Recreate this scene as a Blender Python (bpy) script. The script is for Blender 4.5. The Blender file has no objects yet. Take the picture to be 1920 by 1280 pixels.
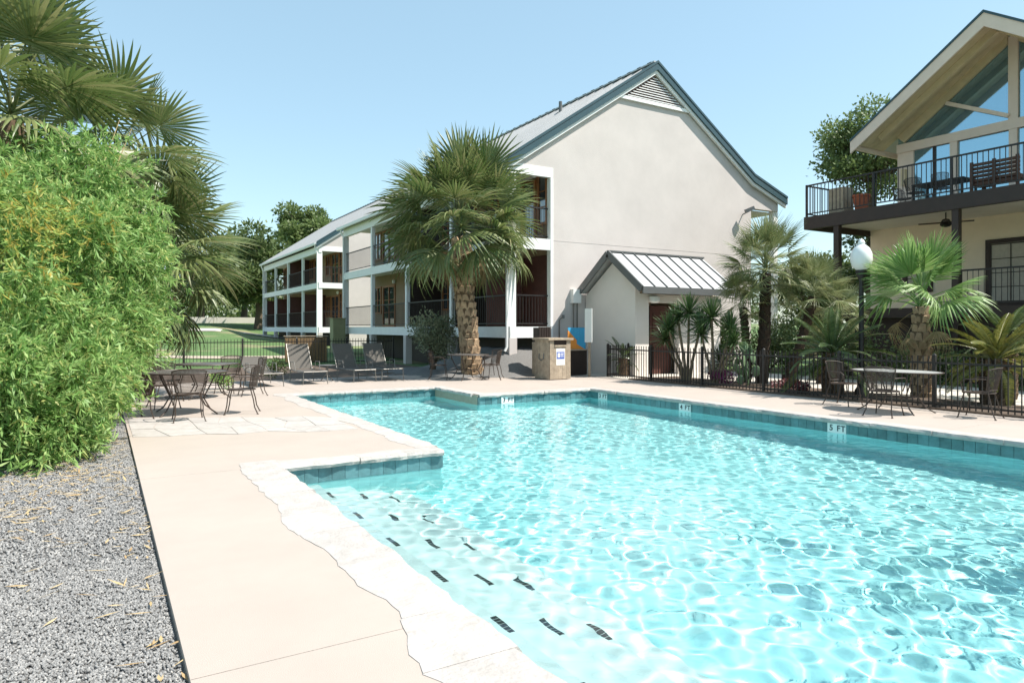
import bpy, math, random
import numpy as np
from mathutils import Vector, Matrix, Quaternion
random.seed(7); RNG = np.random.default_rng(7)
sc = bpy.context.scene; COL = sc.collection
R = math.radians
# ------------------------------------------------------------ camera
cd = bpy.data.cameras.new('camera'); cam = bpy.data.objects.new('camera', cd); COL.objects.link(cam); sc.camera = cam
cam.location = (0, 0, 1.5); cam.rotation_euler = (R(90), 0, R(-31))
cd.sensor_width = 36; cd.lens = 24; cd.shift_y = -26/1920; cd.clip_start = .05; cd.clip_end = 3000
# ------------------------------------------------------------ sky, sun, exposure
SUN = Vector((1.15, -1.0, 2.2)).normalized()
w = bpy.data.worlds.new('World'); sc.world = w; w.use_nodes = True
nt = w.node_tree; bg = nt.nodes['Background']
sk = nt.nodes.new('ShaderNodeTexSky'); sk.sky_type = 'NISHITA'; sk.sun_disc = False
sk.sun_elevation = math.asin(SUN.z); sk.sun_rotation = math.atan2(SUN.x, SUN.y)
sk.air_density = 1.0; sk.dust_density = 0.6; sk.ozone_density = 1.6
mulc = nt.nodes.new('ShaderNodeMix'); mulc.data_type = 'RGBA'; mulc.blend_type = 'MULTIPLY'; mulc.inputs[0].default_value = 1; mulc.inputs[7].default_value = (.87, .85, .73, 1)   # whiter, less violet air
nt.links.new(sk.outputs[0], mulc.inputs[6]); hz = nt.nodes.new('ShaderNodeMix'); hz.data_type = 'RGBA'; hz.inputs[0].default_value = .5; hz.inputs[7].default_value = (1.36, 2.12, 2.55, 1)   # thin even summer haze
nt.links.new(mulc.outputs[2], hz.inputs[6]); nt.links.new(hz.outputs[2], bg.inputs[0]); bg.inputs[1].default_value = 0.15
sl = bpy.data.lights.new('sun', 'SUN'); sl.energy = 3.5; sl.angle = R(.5); sl.color = (1, .95, .87)
so = bpy.data.objects.new('sun', sl); COL.objects.link(so); so.location = (20, -20, 40)
so.rotation_euler = SUN.to_track_quat('Z', 'Y').to_euler()
sl.cycles.is_caustics_light = True
vs = sc.view_settings; vs.view_transform = 'Standard'; vs.look = 'None'; vs.exposure = 1.2; vs.gamma = 1; vs.use_curve_mapping = False
cy = sc.cycles; cy.caustics_refractive = True; cy.caustics_reflective = False; cy.use_denoising = True
cy.max_bounces = 10; cy.transparent_max_bounces = 16; cy.sample_clamp_indirect = 6

# ============================================================ helpers
WM = {}                                             # world matrices of Empties
def link(name, me, parent=None, mw=None, world=True):
    o = bpy.data.objects.new(name, me); COL.objects.link(o)
    if mw is not None: o.matrix_basis = mw
    if parent is not None:
        o.parent = parent
        if world: o.matrix_parent_inverse = WM[parent.name].inverted()
    if me is not None or mw is not None:
        pm = WM.get(parent.name, Matrix()) if parent is not None else Matrix()
        WM[o.name] = (mw if mw is not None else Matrix()) if (world or parent is None) else pm @ (mw if mw is not None else Matrix())
    return o
def tag(o, label=None, cat=None, group=None, kind=None):
    if label: o['label'] = label
    if cat: o['category'] = cat
    if group: o['group'] = group
    if kind: o['kind'] = kind
    return o
def thing(name, label, cat, loc=(0, 0, 0), rz=0, group=None):
    m = Matrix.Translation(loc) @ Matrix.Rotation(rz, 4, 'Z')
    o = link(name, None, None, m); WM[o.name] = m
    return tag(o, label, cat, group)
def copy_tree(o, parent=None):
    c = o.copy(); COL.objects.link(c); c.parent = parent
    for ch in o.children: copy_tree(ch, c)
    return c
class MB:
    def __init__(s): s.v = []; s.f = []
    def add(s, v, f):
        b = len(s.v); s.v += [tuple(p) for p in v]; s.f += [tuple(i+b for i in q) for q in f]; return s
    def box(s, x0, x1, y0, y1, z0, z1):
        return s.add([(x0,y0,z0),(x1,y0,z0),(x1,y1,z0),(x0,y1,z0),(x0,y0,z1),(x1,y0,z1),(x1,y1,z1),(x0,y1,z1)],
                     [(0,3,2,1),(4,5,6,7),(0,1,5,4),(1,2,6,5),(2,3,7,6),(3,0,4,7)])
    def beam(s, a, b, wd, ht, up=(0,0,1)):          # box along a-b, wd across, ht along up
        a = Vector(a); b = Vector(b); d = (b-a).normalized(); u = Vector(up); r = d.cross(u).normalized(); u = r.cross(d)
        v = [p + r*sx*wd/2 + u*sz*ht/2 for p in (a, b) for sx, sz in ((-1,-1),(1,-1),(1,1),(-1,1))]
        return s.add(v, [(0,1,2,3),(7,6,5,4),(0,4,5,1),(1,5,6,2),(2,6,7,3),(3,7,4,0)])
    def tube(s, pts, rad, n=6, cap=True):
        pts = [Vector(p) for p in pts]; b = len(s.v)
        rads = rad if hasattr(rad, '__len__') else [rad]*len(pts)
        pr = None
        for i, p in enumerate(pts):
            d = (pts[min(i+1, len(pts)-1)] - pts[max(i-1, 0)]).normalized()
            if pr is None:
                pr = d.cross(Vector((0,0,1)));
                if pr.length < 1e-3: pr = Vector((1,0,0))
            pr = (pr - d*pr.dot(d)).normalized(); q = d.cross(pr)
            for k in range(n):
                a = 2*math.pi*k/n; s.v.append(tuple(p + (pr*math.cos(a) + q*math.sin(a))*rads[i]))
        for i in range(len(pts)-1):
            for k in range(n):
                k2 = (k+1) % n; s.f.append((b+i*n+k, b+i*n+k2, b+(i+1)*n+k2, b+(i+1)*n+k))
        if cap:
            s.f.append(tuple(b+k for k in reversed(range(n)))); s.f.append(tuple(b+(len(pts)-1)*n+k for k in range(n)))
        return s
    def prism(s, poly, axis, a, b):                 # extrude a 2-D polygon along an axis
        f = {'z': lambda p, t: (p[0], p[1], t), 'y': lambda p, t: (p[0], t, p[1]), 'x': lambda p, t: (t, p[0], p[1])}[axis]
        n = len(poly)
        return s.add([f(p, a) for p in poly] + [f(p, b) for p in poly],
                     [tuple(reversed(range(n))), tuple(range(n, 2*n))] + [(i, (i+1) % n, n+(i+1) % n, n+i) for i in range(n)])
    def lathe(s, prof, n=16, c=(0,0,0)):
        b = len(s.v)
        for r, z in prof:
            for k in range(n):
                a = 2*math.pi*k/n; s.v.append((c[0]+r*math.cos(a), c[1]+r*math.sin(a), c[2]+z))
        for i in range(len(prof)-1):
            for k in range(n):
                k2 = (k+1) % n; s.f.append((b+i*n+k, b+i*n+k2, b+(i+1)*n+k2, b+(i+1)*n+k))
        s.f.append(tuple(b+k for k in reversed(range(n)))); s.f.append(tuple(b+(len(prof)-1)*n+k for k in range(n)))
        return s
    def mesh(s, name, mat, smooth=False):
        me = bpy.data.meshes.new(name); me.from_pydata(s.v, [], s.f); me.materials.append(mat)
        import bmesh
        bm = bmesh.new(); bm.from_mesh(me); bmesh.ops.recalc_face_normals(bm, faces=bm.faces); bm.to_mesh(me); bm.free()
        if smooth:
            me.shade_smooth()
            try: me.set_sharp_from_angle(angle=R(40))
            except Exception: pass
        return me
    def build(s, name, mat, parent=None, smooth=False, world=True, mw=None):
        return link(name, s.mesh(name, mat, smooth), parent, mw, world)
def np_mesh(name, v, f, mat, smooth=False):
    me = bpy.data.meshes.new(name); v = np.asarray(v, np.float32); f = np.asarray(f, np.int32); k = f.shape[1]
    me.vertices.add(len(v)); me.vertices.foreach_set('co', v.ravel())
    me.loops.add(f.size); me.loops.foreach_set('vertex_index', f.ravel())
    me.polygons.add(len(f)); me.polygons.foreach_set('loop_start', np.arange(0, f.size, k, dtype=np.int32))
    me.update(calc_edges=True); me.validate(); me.materials.append(mat)
    if smooth: me.shade_smooth()
    return me
# ------------------------------------------------------------ materials
def nodes(name):
    m = bpy.data.materials.new(name); m.use_nodes = True; t = m.node_tree
    return m, t, t.nodes['Principled BSDF'], t.nodes['Material Output']
def N(t, typ, **kw):
    n = t.nodes.new(typ)
    for k, v in kw.items():
        if k in n.inputs: n.inputs[k].default_value = v
        else: setattr(n, k, v)
    return n
def ramp(t, fac, stops):
    r = t.nodes.new('ShaderNodeValToRGB'); e = r.color_ramp.elements
    while len(e) < len(stops): e.new(.5)
    for el, (p, c) in zip(e, stops): el.position = p; el.color = (*c, 1)
    t.links.new(fac, r.inputs[0]); return r.outputs[0]
def surf(name, c, rough=.7, var=.12, scale=3, bump=0, bscale=60, metal=0, spec=.5, c2=None, island=0, scratch=None):
    m, t, b, o = nodes(name); L = t.links
    co = N(t, 'ShaderNodeNewGeometry')
    nz = N(t, 'ShaderNodeTexNoise', Scale=scale, Detail=6, Roughness=.65); L.new(co.outputs['Position'], nz.inputs['Vector'])
    lo = tuple(max(0, x*(1-var)) for x in c); hi = c2 if c2 else tuple(min(1, x*(1+var)) for x in c)
    col = ramp(t, nz.outputs['Fac'], [(.3, lo), (.7, hi)])
    if island:
        mx = N(t, 'ShaderNodeHueSaturation'); L.new(col, mx.inputs['Color'])
        mp = N(t, 'ShaderNodeMapRange'); mp.inputs['To Min'].default_value = 1-island; mp.inputs['To Max'].default_value = 1+island
        oi = N(t, 'ShaderNodeObjectInfo'); L.new(oi.outputs['Random'], mp.inputs['Value']); L.new(mp.outputs[0], mx.inputs['Value']); col = mx.outputs[0]
    L.new(col, b.inputs['Base Color'])
    b.inputs['Roughness'].default_value = rough; b.inputs['Metallic'].default_value = metal; b.inputs['Specular IOR Level'].default_value = spec
    if bump:
        n2 = N(t, 'ShaderNodeTexNoise', Scale=bscale, Detail=5); L.new(co.outputs['Position'], n2.inputs['Vector'])
        bp = N(t, 'ShaderNodeBump', Strength=bump, Distance=.02); L.new(n2.outputs['Fac'], bp.inputs['Height']); L.new(bp.outputs[0], b.inputs['Normal'])
    return m
def leafmat(name, cols, rough=.45, trans=.35, spec=.4):
    m, t, b, o = nodes(name); L = t.links
    g = N(t, 'ShaderNodeNewGeometry'); oi = N(t, 'ShaderNodeObjectInfo')
    ad = N(t, 'ShaderNodeMath', operation='ADD'); L.new(g.outputs['Random Per Island'], ad.inputs[0]); L.new(oi.outputs['Random'], ad.inputs[1])
    fr = N(t, 'ShaderNodeMath', operation='FRACT'); L.new(ad.outputs[0], fr.inputs[0])
    col = ramp(t, fr.outputs[0], [(i/(len(cols)-1), c) for i, c in enumerate(cols)])
    L.new(col, b.inputs['Base Color']); b.inputs['Roughness'].default_value = rough; b.inputs['Specular IOR Level'].default_value = spec
    tr = N(t, 'ShaderNodeBsdfTranslucent'); L.new(col, tr.inputs[0])
    mx = N(t, 'ShaderNodeMixShader', Fac=trans); L.new(b.outputs[0], mx.inputs[1]); L.new(tr.outputs[0], mx.inputs[2]); L.new(mx.outputs[0], o.inputs[0])
    return m
def glassmat(name, c, rough=.03, metal=0):
    m, t, b, o = nodes(name); b.inputs['Base Color'].default_value = (*c, 1); b.inputs['Roughness'].default_value = rough
    b.inputs['Specular IOR Level'].default_value = 1.0; b.inputs['IOR'].default_value = 1.9; b.inputs['Metallic'].default_value = metal
    return m
M = dict(
 concrete=surf('deck_concrete', (.405,.346,.302), .85, .05, 1.0, .25, 220),
 concrete2=surf('path_concrete', (.55,.51,.45), .85, .08, .8, .2, 60),
 limestone=surf('limestone', (.40,.365,.335), .8, .09, 6, .45, 30, c2=(.47,.435,.41), island=.05),
 mortar=surf('mortar', (.40,.33,.26), .9, .1, 9, .3, 90),
 plaster=surf('pool_plaster', (.42,.86,.87), .7, .06, 2),
 stepplaster=surf('pool_step_plaster', (.58,.74,.73), .7, .05, 2),
 tile=surf('pool_tile', (.09,.20,.215), .22, .25, 6, .08, 40, island=.22),
 grout=surf('grout', (.42,.45,.44), .9, .15, 15),
 black=surf('black_tile', (.02,.025,.03), .4, .1),
 white=surf('white_paint', (.80,.80,.79), .55, .05, 2.5),
 signwhite=surf('sign_white', (.8,.8,.78), .4, .03),
 stucco=surf('stucco', (.56,.51,.485), .9, .07, .7, .35, 45),
 hutwall=surf('hut_white_stucco', (.80,.735,.68), .9, .04, 1.2, .3, 45),
 stucco2=surf('cream_stucco', (.80,.70,.55), .9, .06, 1.4, .3, 50),
 pinkstucco=surf('pink_beige_trim', (.70,.57,.48), .8, .05, 2),
 ceil=surf('ceiling_cream', (.80,.76,.69), .8, .04, 2),
 roofm=surf('roof_metal', (.46,.465,.47), .45, .06, .9, .03, 8, metal=.35),
 teal=surf('teal_trim', (.03,.07,.085), .4, .1, 2),
 greytrim=surf('grey_trim', (.12,.125,.125), .45, .1, 2),
 darkwood=surf('dark_brown_paint', (.030,.018,.014), .55, .2, 4),
 dkmetal=surf('black_metal', (.018,.015,.014), .5, .2, 6),
 iron=surf('wrought_iron', (.050,.033,.024), .5, .25, 12),
 oak=surf('door_wood', (.30,.115,.04), .5, .2, 5),
 redwood=surf('door_red_brown', (.085,.028,.020), .55, .2, 5),
 tan=surf('tan_boards', (.56,.45,.29), .7, .1, 3, island=.07),
 weathered=surf('weathered_wood', (.36,.29,.215), .85, .25, 9, .5, 30, island=.12),
 plank=surf('brown_plank', (.20,.125,.06), .8, .2, 6, .3, 30, island=.15),
 terracotta=surf('terracotta', (.36,.10,.05), .8, .15, 5),
 brick=surf('brick_red', (.10,.05,.035), .85, .2, 8, .3, 40, island=.15),
 sling=surf('sling_fabric', (.095,.085,.073), .8, .1, 20),
 lightmetal=surf('light_metal', (.17,.16,.145), .4, .1, 6, metal=.3),
 topmesh=surf('table_mesh', (.11,.10,.09), .45, .15, 12),
 topgrey=surf('table_grey_top', (.42,.42,.40), .4, .1, 12),
 utility=surf('utility_green', (.25,.24,.13), .6, .1, 4),
 soil=surf('soil', (.10,.07,.05), .95, .3, 6, .6, 30),
 gravelbase=surf('gravel_base', (.16,.155,.15), .95, .35, 45, .6, 90),
 bark=surf('bark', (.10,.075,.05), .95, .3, 9, .8, 22),
 boot=surf('palm_boot', (.36,.25,.155), .9, .3, 9, .5, 40, island=.25),
 palmcore=surf('palm_core', (.13,.085,.05), .95, .3, 9, .6, 30),
 dkbark=surf('dark_fibre', (.05,.032,.02), .95, .4, 14, .8, 40),
 stem=surf('yucca_stem', (.22,.17,.11), .9, .25, 14, .4, 40),
 blue=surf('sign_blue', (.03,.09,.45), .5, .05), cyan=surf('panel_blue', (.05,.35,.60), .5, .05), orange=surf('panel_orange', (.75,.28,.05), .5, .05),
 clear=glassmat('window_glass', (.02,.03,.04)), bluglass=glassmat('reflective_glass', (.30,.50,.62), .04, .75),
 gwall=surf('gallery_wall_shade_tint', (.27,.19,.125), .85, .1, 2),  # cream wall darkened in its base colour to stand for deep gallery shade
 curtain=surf('curtain', (.45,.42,.36), .9, .1, 12),
 globe=surf('lamp_globe', (.82,.82,.80), .25, .02),
 sabal=leafmat('sabal_leaf', [(.09,.14,.04),(.145,.19,.06),(.23,.255,.10),(.11,.155,.05),(.31,.30,.14)], .42, .32, .6),
 dry=leafmat('dry_frond', [(.30,.22,.11),(.22,.17,.08),(.36,.28,.15)], .6, .25),
 med=leafmat('grey_green_fan', [(.17,.21,.08),(.24,.27,.12),(.15,.18,.07),(.33,.33,.16)], .42, .25, .5),
 wash=leafmat('bright_fan', [(.13,.25,.06),(.20,.33,.10),(.29,.40,.15),(.15,.27,.07)], .45, .34, .5),
 cycad=leafmat('cycad_leaf', [(.06,.10,.03),(.09,.14,.04),(.15,.20,.06)], .3, .18, .6),
 cycady=leafmat('cycad_yellow', [(.13,.15,.03),(.20,.20,.04),(.26,.24,.05),(.09,.12,.03)], .35, .25, .6),
 yucca=leafmat('yucca_leaf', [(.05,.10,.03),(.08,.14,.045),(.11,.17,.06)], .4, .2, .5),
 bamboo=leafmat('bamboo_leaf', [(.13,.26,.06),(.23,.40,.11),(.33,.48,.17),(.16,.30,.08),(.28,.44,.13),(.40,.52,.20),(.44,.45,.14)], .48, .42, .4),
 bambooy=leafmat('bamboo_yellow', [(.45,.43,.10),(.50,.36,.08),(.32,.42,.10),(.26,.38,.10)], .5, .42, .35),
 culm=surf('bamboo_culm', (.38,.27,.13), .6, .2, 8),
 oakleaf=leafmat('oak_leaf', [(.07,.115,.035),(.11,.155,.05),(.16,.20,.07),(.08,.12,.04)], .5, .3),
 oaklight=leafmat('oak_leaf_light', [(.13,.19,.06),(.19,.25,.09),(.10,.15,.05)], .5, .38),
 sage=leafmat('sage_leaf', [(.18,.21,.13),(.27,.30,.19),(.14,.17,.10),(.33,.35,.24)], .6, .2),
 purple=leafmat('purple_leaf', [(.20,.03,.14),(.32,.05,.22),(.10,.06,.05),(.42,.08,.28)], .5, .3),
 pink=leafmat('pink_leaf', [(.30,.06,.10),(.12,.08,.05),(.38,.12,.16)], .5, .3),
 cactus=surf('cactus_pad', (.13,.21,.11), .6, .15, 9, .2, 60),
 litter=leafmat('leaf_litter', [(.45,.33,.16),(.55,.42,.24),(.34,.22,.10)], .8, .1),
 stone=None)
def stonemat():
    m, t, b, o = nodes('gravel_stone'); g = N(t, 'ShaderNodeObjectInfo')
    col = ramp(t, g.outputs['Random'], [(0, (.16,.155,.15)), (.45, (.24,.235,.228)), (.85, (.32,.31,.30)), (1, (.42,.40,.375))])
    t.links.new(col, b.inputs['Base Color']); b.inputs['Roughness'].default_value = .9; return m
M['stone'] = stonemat()
def groundmat():
    m, t, b, o = nodes('ground'); L = t.links; g = N(t, 'ShaderNodeNewGeometry')
    n1 = N(t, 'ShaderNodeTexNoise', Scale=.22, Detail=5); n2 = N(t, 'ShaderNodeTexNoise', Scale=9, Detail=6)
    L.new(g.outputs['Position'], n1.inputs['Vector']); L.new(g.outputs['Position'], n2.inputs['Vector'])
    a = ramp(t, n2.outputs['Fac'], [(.3, (.055,.11,.03)), (.7, (.12,.20,.06))]); d = ramp(t, n2.outputs['Fac'], [(.3, (.24,.19,.11)), (.7, (.36,.29,.18))])
    f = ramp(t, n1.outputs['Fac'], [(.52, (0,0,0)), (.66, (1,1,1))])
    mx = N(t, 'ShaderNodeMix', data_type='RGBA'); L.new(f, mx.inputs[0]); L.new(a, mx.inputs[6]); L.new(d, mx.inputs[7])
    L.new(mx.outputs[2], b.inputs['Base Color']); b.inputs['Roughness'].default_value = .95
    bp = N(t, 'ShaderNodeBump', Strength=.6, Distance=.05); n3 = N(t, 'ShaderNodeTexNoise', Scale=25, Detail=4); L.new(g.outputs['Position'], n3.inputs['Vector'])
    L.new(n3.outputs['Fac'], bp.inputs['Height']); L.new(bp.outputs[0], b.inputs['Normal'])
    return m
M['ground'] = groundmat()
def watermat():
    m, t, b, o = nodes('pool_water')
    b.inputs['Base Color'].default_value = (.86,.98,.985,1); b.inputs['Roughness'].default_value = 0
    b.inputs['IOR'].default_value = 1.33; b.inputs['Transmission Weight'].default_value = 1
    return m
M['water'] = watermat()

# ============================================================ ground and pool
def sm(a, b, x): t = np.clip((x-a)/(b-a), 0, 1); return t*t*(3-2*t)
def H(x, y):
    x = np.asarray(x, float); y = np.asarray(y, float)
    z = np.interp(y, [-400,27,40,50,60,75,90,400], [0,0,.5,.87,1.4,1.9,2.3,4])
    z = z*(1-.5*sm(8, 13, x)*(1-sm(62, 80, y)))
    return z - .05
PX0, PX1, PX2, PX3 = 1.62, 3.60, 7.22, 10.35       # pool corner lines
PY0, PY1, PY2, PY3 = .6, 7.68, 13.45, 15.75
DX0, DX1, DY0, DY1 = .32, 13.05, -4.0, 20.3         # deck extents
xs = np.unique(np.concatenate([[-900,-400,-200,-120,-80,-60,-40,-30,-20,-14,-10,-7,-5,-3.5,-2.5,-1.5,-.8,-.2,DX0,DX1,14,15.5,17,19,22,26,30,36,44,55,70,90,130,200,400,900], np.arange(1.5,13,1.2)]))
ys = np.unique(np.concatenate([[-900,-300,-100,-50,-25,-14,-8,DY0,DY1,22,24,110,130,170,230,330,500,1200], np.arange(-2,20,2.0), np.arange(25,100,2.0)]))
gx, gy = np.meshgrid(xs, ys); gz = H(gx, gy); idx = np.arange(gx.size).reshape(gx.shape)
cx = (xs[:-1]+xs[1:])/2; cyy = (ys[:-1]+ys[1:])/2; mx_, my_ = np.meshgrid(cx, cyy)
keep = ~((mx_ > DX0) & (mx_ < DX1) & (my_ > DY0) & (my_ < DY1))
q = np.stack([idx[:-1,:-1], idx[:-1,1:], idx[1:,1:], idx[1:,:-1]], -1)[keep]
tag(link('ground', np_mesh('ground', np.stack([gx, gy, gz], -1).reshape(-1, 3), q, M['ground'], True)), 'lawn and dry ground around the pool', kind='structure')

deck = thing('pool_deck', 'peach concrete pool deck in slabs', None, (DX0, DY0, 0)); deck['kind'] = 'structure'
g_ = .003
def slab(x0, x1, y0, y1): MB().box(x0+g_, x1-g_, y0+g_, y1-g_, -.26, 0).build('slab', M['concrete'], deck)
for a in [(DX0,PX0+g_,DY0,3.2),(DX0,PX0+g_,3.2,PY1),(PX0,PX3+2*g_,DY0,PY0+g_),
          (DX0,PX1+g_,PY1,11.4),(DX0,PX1+g_,11.4,PY3),
          (DX0,4.0,PY3-g_,DY1),(4.0,PX2,PY3-g_,DY1),(PX2-g_,PX3,PY2-g_,DY1),(PX3,DX1,PY2,DY1),
          (PX3-g_,DX1,9.6,PY2),(PX3-g_,DX1,5.3,9.6),(PX3-g_,DX1,1.2,5.3),(PX3-g_,DX1,DY0,1.2)]: slab(*a)
tag(MB().box(DX0+.01, PX0-.03, DY0+.01, DY1-.01, -.27, -.02).box(PX0-.03, PX1-.03, PY1+.03, DY1-.01, -.27, -.02).box(PX1-.03, PX2-.03, PY3+.03, DY1-.01, -.27, -.02)
    .box(PX2-.03, PX3+.03, PY2+.03, DY1-.01, -.27, -.02).box(PX3+.03, DX1-.01, DY0+.01, DY1-.01, -.27, -.02).box(PX0-.03, PX3+.03, DY0+.01, PY0-.03, -.27, -.02)
    .build('joint_filler', M['mortar'], deck))
# pool basin
pool = thing('swimming_pool', 'turquoise plastered pool basin with tiled waterline', None, (6, 8, -1.6)); pool['kind'] = 'structure'
OUT = [(PX0,PY0),(PX3,PY0),(PX3,PY2),(PX2,PY2),(PX2,PY3),(PX1,PY3),(PX1,PY1),(PX0,PY1)]
recv = []
def fz(y): return float(np.interp(y, [0, 5, 13, 15.75], [-1.62, -1.5, -1.18, -1.12]))
b = MB()
for (y0, y1, x0, x1) in [(PY0,5,PX0,PX3),(5,PY1,PX0,PX3),(PY1,13,PX1,PX3),(13,PY2,PX1,PX3),(PY2,PY3,PX1,PX2)]:
    b.add([(x0,y0,fz(y0)),(x1,y0,fz(y0)),(x1,y1,fz(y1)),(x0,y1,fz(y1))], [(0,1,2,3)])
recv.append(b.build('pool_floor', M['plaster'], pool))
b = MB()
for i in range(8):
    p, q2 = OUT[i], OUT[(i+1) % 8]
    b.add([(*p,-2.1),(*q2,-2.1),(*q2,-.03),(*p,-.03)], [(0,1,2,3)])
me = bpy.data.meshes.new('pool_wall'); me.from_pydata(b.v, [], b.f); me.materials.append(M['plaster']); recv.append(link('pool_wall', me, pool))
# entry steps along the near left edge, with black tile markers
WZ = -.225
for k, (x, z) in enumerate([(2.08,-.36),(2.44,-.60),(2.80,-.86),(3.16,-1.12)]):
    b = MB().box(PX0+.001, x, PY0+.001, PY1-.001, -2.0-.01*k, z)
    s_ = b.build('step', M['stepplaster'], pool); recv.append(s_)
    if k < 3:
        for yy in [7.15, 6.25, 5.35, 4.45, 3.55, 2.65]:
            mb = MB()
            for j in range(6): mb.box(x-.034, x+.004, yy-.12+j*.04, yy-.12+j*.04+.034, z-.03, z+.004)
            recv.append(mb.build('step_marker', M['black'], s_))
# waterline tiles
tz0, tz1 = -.232, -.068
tmesh = MB().box(-.0745, .0745, 0, .012, tz0, tz1).mesh('tile', M['tile'])
for i in range(8):
    p = Vector((*OUT[i], 0)); q2 = Vector((*OUT[(i+1) % 8], 0)); d = q2-p; Ln = d.length; d.normalize()
    n = Vector((-d.y, d.x, 0))                     # into the pool
    recv.append(MB().beam(p+n*.004+Vector((0,0,(tz0+tz1)/2)), q2+n*.004+Vector((0,0,(tz0+tz1)/2)), .008, tz1-tz0+.012).build('grout_band', M['grout'], pool))
    if i in (0, ): continue
    cnt = max(1, round(Ln/.155)); ang = math.atan2(d.y, d.x)
    for j in range(cnt):
        c = p + d*((j+.5)*Ln/cnt) + n*.009
        if i == 1 and c.y < 3.2 or i == 7 and c.y < 2.2: continue
        recv.append(link('tile', tmesh, pool, Matrix.Translation(c) @ Matrix.Rotation(ang, 4, 'Z') @ Matrix.Rotation(R(random.uniform(-.5,.5)), 4, 'X')))
# depth signs
def textmesh(s, size, mat, depth=.002):
    cu = bpy.data.curves.new('txt', 'FONT'); cu.body = s; cu.size = size; cu.align_x = 'CENTER'; cu.align_y = 'CENTER'; cu.extrude = depth; cu.resolution_u = 4
    cu.offset = size*.018
    o = bpy.data.objects.new('txt', cu); COL.objects.link(o); bpy.context.view_layer.update()
    me = bpy.data.meshes.new_from_object(o.evaluated_get(bpy.context.evaluated_depsgraph_get())); bpy.data.objects.remove(o)
    me.materials.clear(); me.materials.append(mat); return me
def depth_sign(txt, where, pos, rz, wd=.33):
    o = thing('depth_marker', f'white depth marker tile reading {txt} {where}', 'pool marker', pos, rz)
    MB().box(-wd/2, wd/2, -.012, 0, -.075, .075).build('plate', M['signwhite'], o, world=False)
    for c_, dx in zip((txt[0], 'F', 'T'), (-.095, .035, .115)):
        link('lettering', textmesh(c_, .135, M['black']), o, Matrix.Translation((dx,-.0135,0)) @ Matrix.Rotation(R(90), 4, 'X'), world=False)
depth_sign('3 FT', 'on the far pool wall', (7.95, PY2-.018, -.15), 0)
for t_, y_, wh in (('3 FT', 12.95, 'on the right pool wall near the far corner'), ('4 FT', 10.25, 'on the right pool wall'), ('5 FT', 6.85, 'on the right pool wall nearest the camera')):
    depth_sign(t_, wh, (PX3-.018, y_, -.15), R(-90))
# natural stone coping
cop = thing('pool_coping', 'rough white limestone coping along the pool', None, (PX0, PY1, 0)); cop['kind'] = 'structure'
def coping(p, q2, n, w0, jag, seed, trim0=0, trim1=0, step=(.55,.95)):
    rg = random.Random(seed); p = Vector((*p,0)); q2 = Vector((*q2,0)); d = (q2-p); L_ = d.length; d.normalize(); n = Vector((*n,0))  # n away from pool
    s = -trim0
    prevw = w0+rg.uniform(-jag, jag)
    while s < L_+trim1-.02:
        e = min(s+rg.uniform(*step), L_+trim1)
        if L_+trim1-e < .3: e = L_+trim1
        k = max(3, int((e-s)/.09)); inn = []; out = []
        wn = w0+rg.uniform(-jag, jag)
        for j in range(k+1):
            t = j/k; a = s+.0015+(e-s-.003)*t
            wv = prevw+(wn-prevw)*t + rg.uniform(-jag, jag)*.35 + .5*jag*math.sin(a*5.3+seed)
            inn.append(p+d*a - n*(.06+rg.uniform(-.016,.016)+.012*math.sin(a*9+seed))); out.append(p+d*a+n*wv)
        prevw = wn; zt = .003+rg.uniform(0,.001)
        poly = inn+out[::-1]; m_ = len(poly); b = MB()
        low = [v+n*(.006 if i < k+1 else 0)*rg.uniform(0,2)+Vector((0,0,-.066)) for i, v in enumerate(poly)]
        mid = [v-n*(rg.uniform(0,.014) if i < k+1 else 0)+Vector((0,0,-.03)) for i, v in enumerate(poly)]
        up = [v+n*(.012 if i < k+1 else 0)+Vector((0,0,zt+rg.uniform(-.001,.001))) for i, v in enumerate(poly)]
        b.add(low+mid+up, [tuple(reversed(range(m_))), tuple(range(2*m_,3*m_))] + [(r*m_+i, r*m_+(i+1) % m_, (r+1)*m_+(i+1) % m_, (r+1)*m_+i) for r in (0,1) for i in range(m_)])
        b.build('coping_stone', M['limestone'], cop); s = e
coping((PX0,-2), (PX0,PY1), (-1,0), .36, .055, 1, 0, .34)
coping((PX0,PY1), (PX1,PY1), (0,1), .22, .05, 2, -.0, .0)
coping((PX1,PY1), (PX1,PY3), (-1,0), .30, .05, 3, -.23, .25)
coping((PX1,PY3), (PX2,PY3), (0,1), .25, .04, 4, 0, .3)
coping((PX2,PY2), (PX2,PY3), (1,0), .25, .04, 5, -.26, 0)
coping((PX2,PY2), (PX3,PY2), (0,1), .25, .04, 6, 0, .3)
coping((PX3,-2), (PX3,PY2), (1,0), .27, .03, 7)
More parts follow.
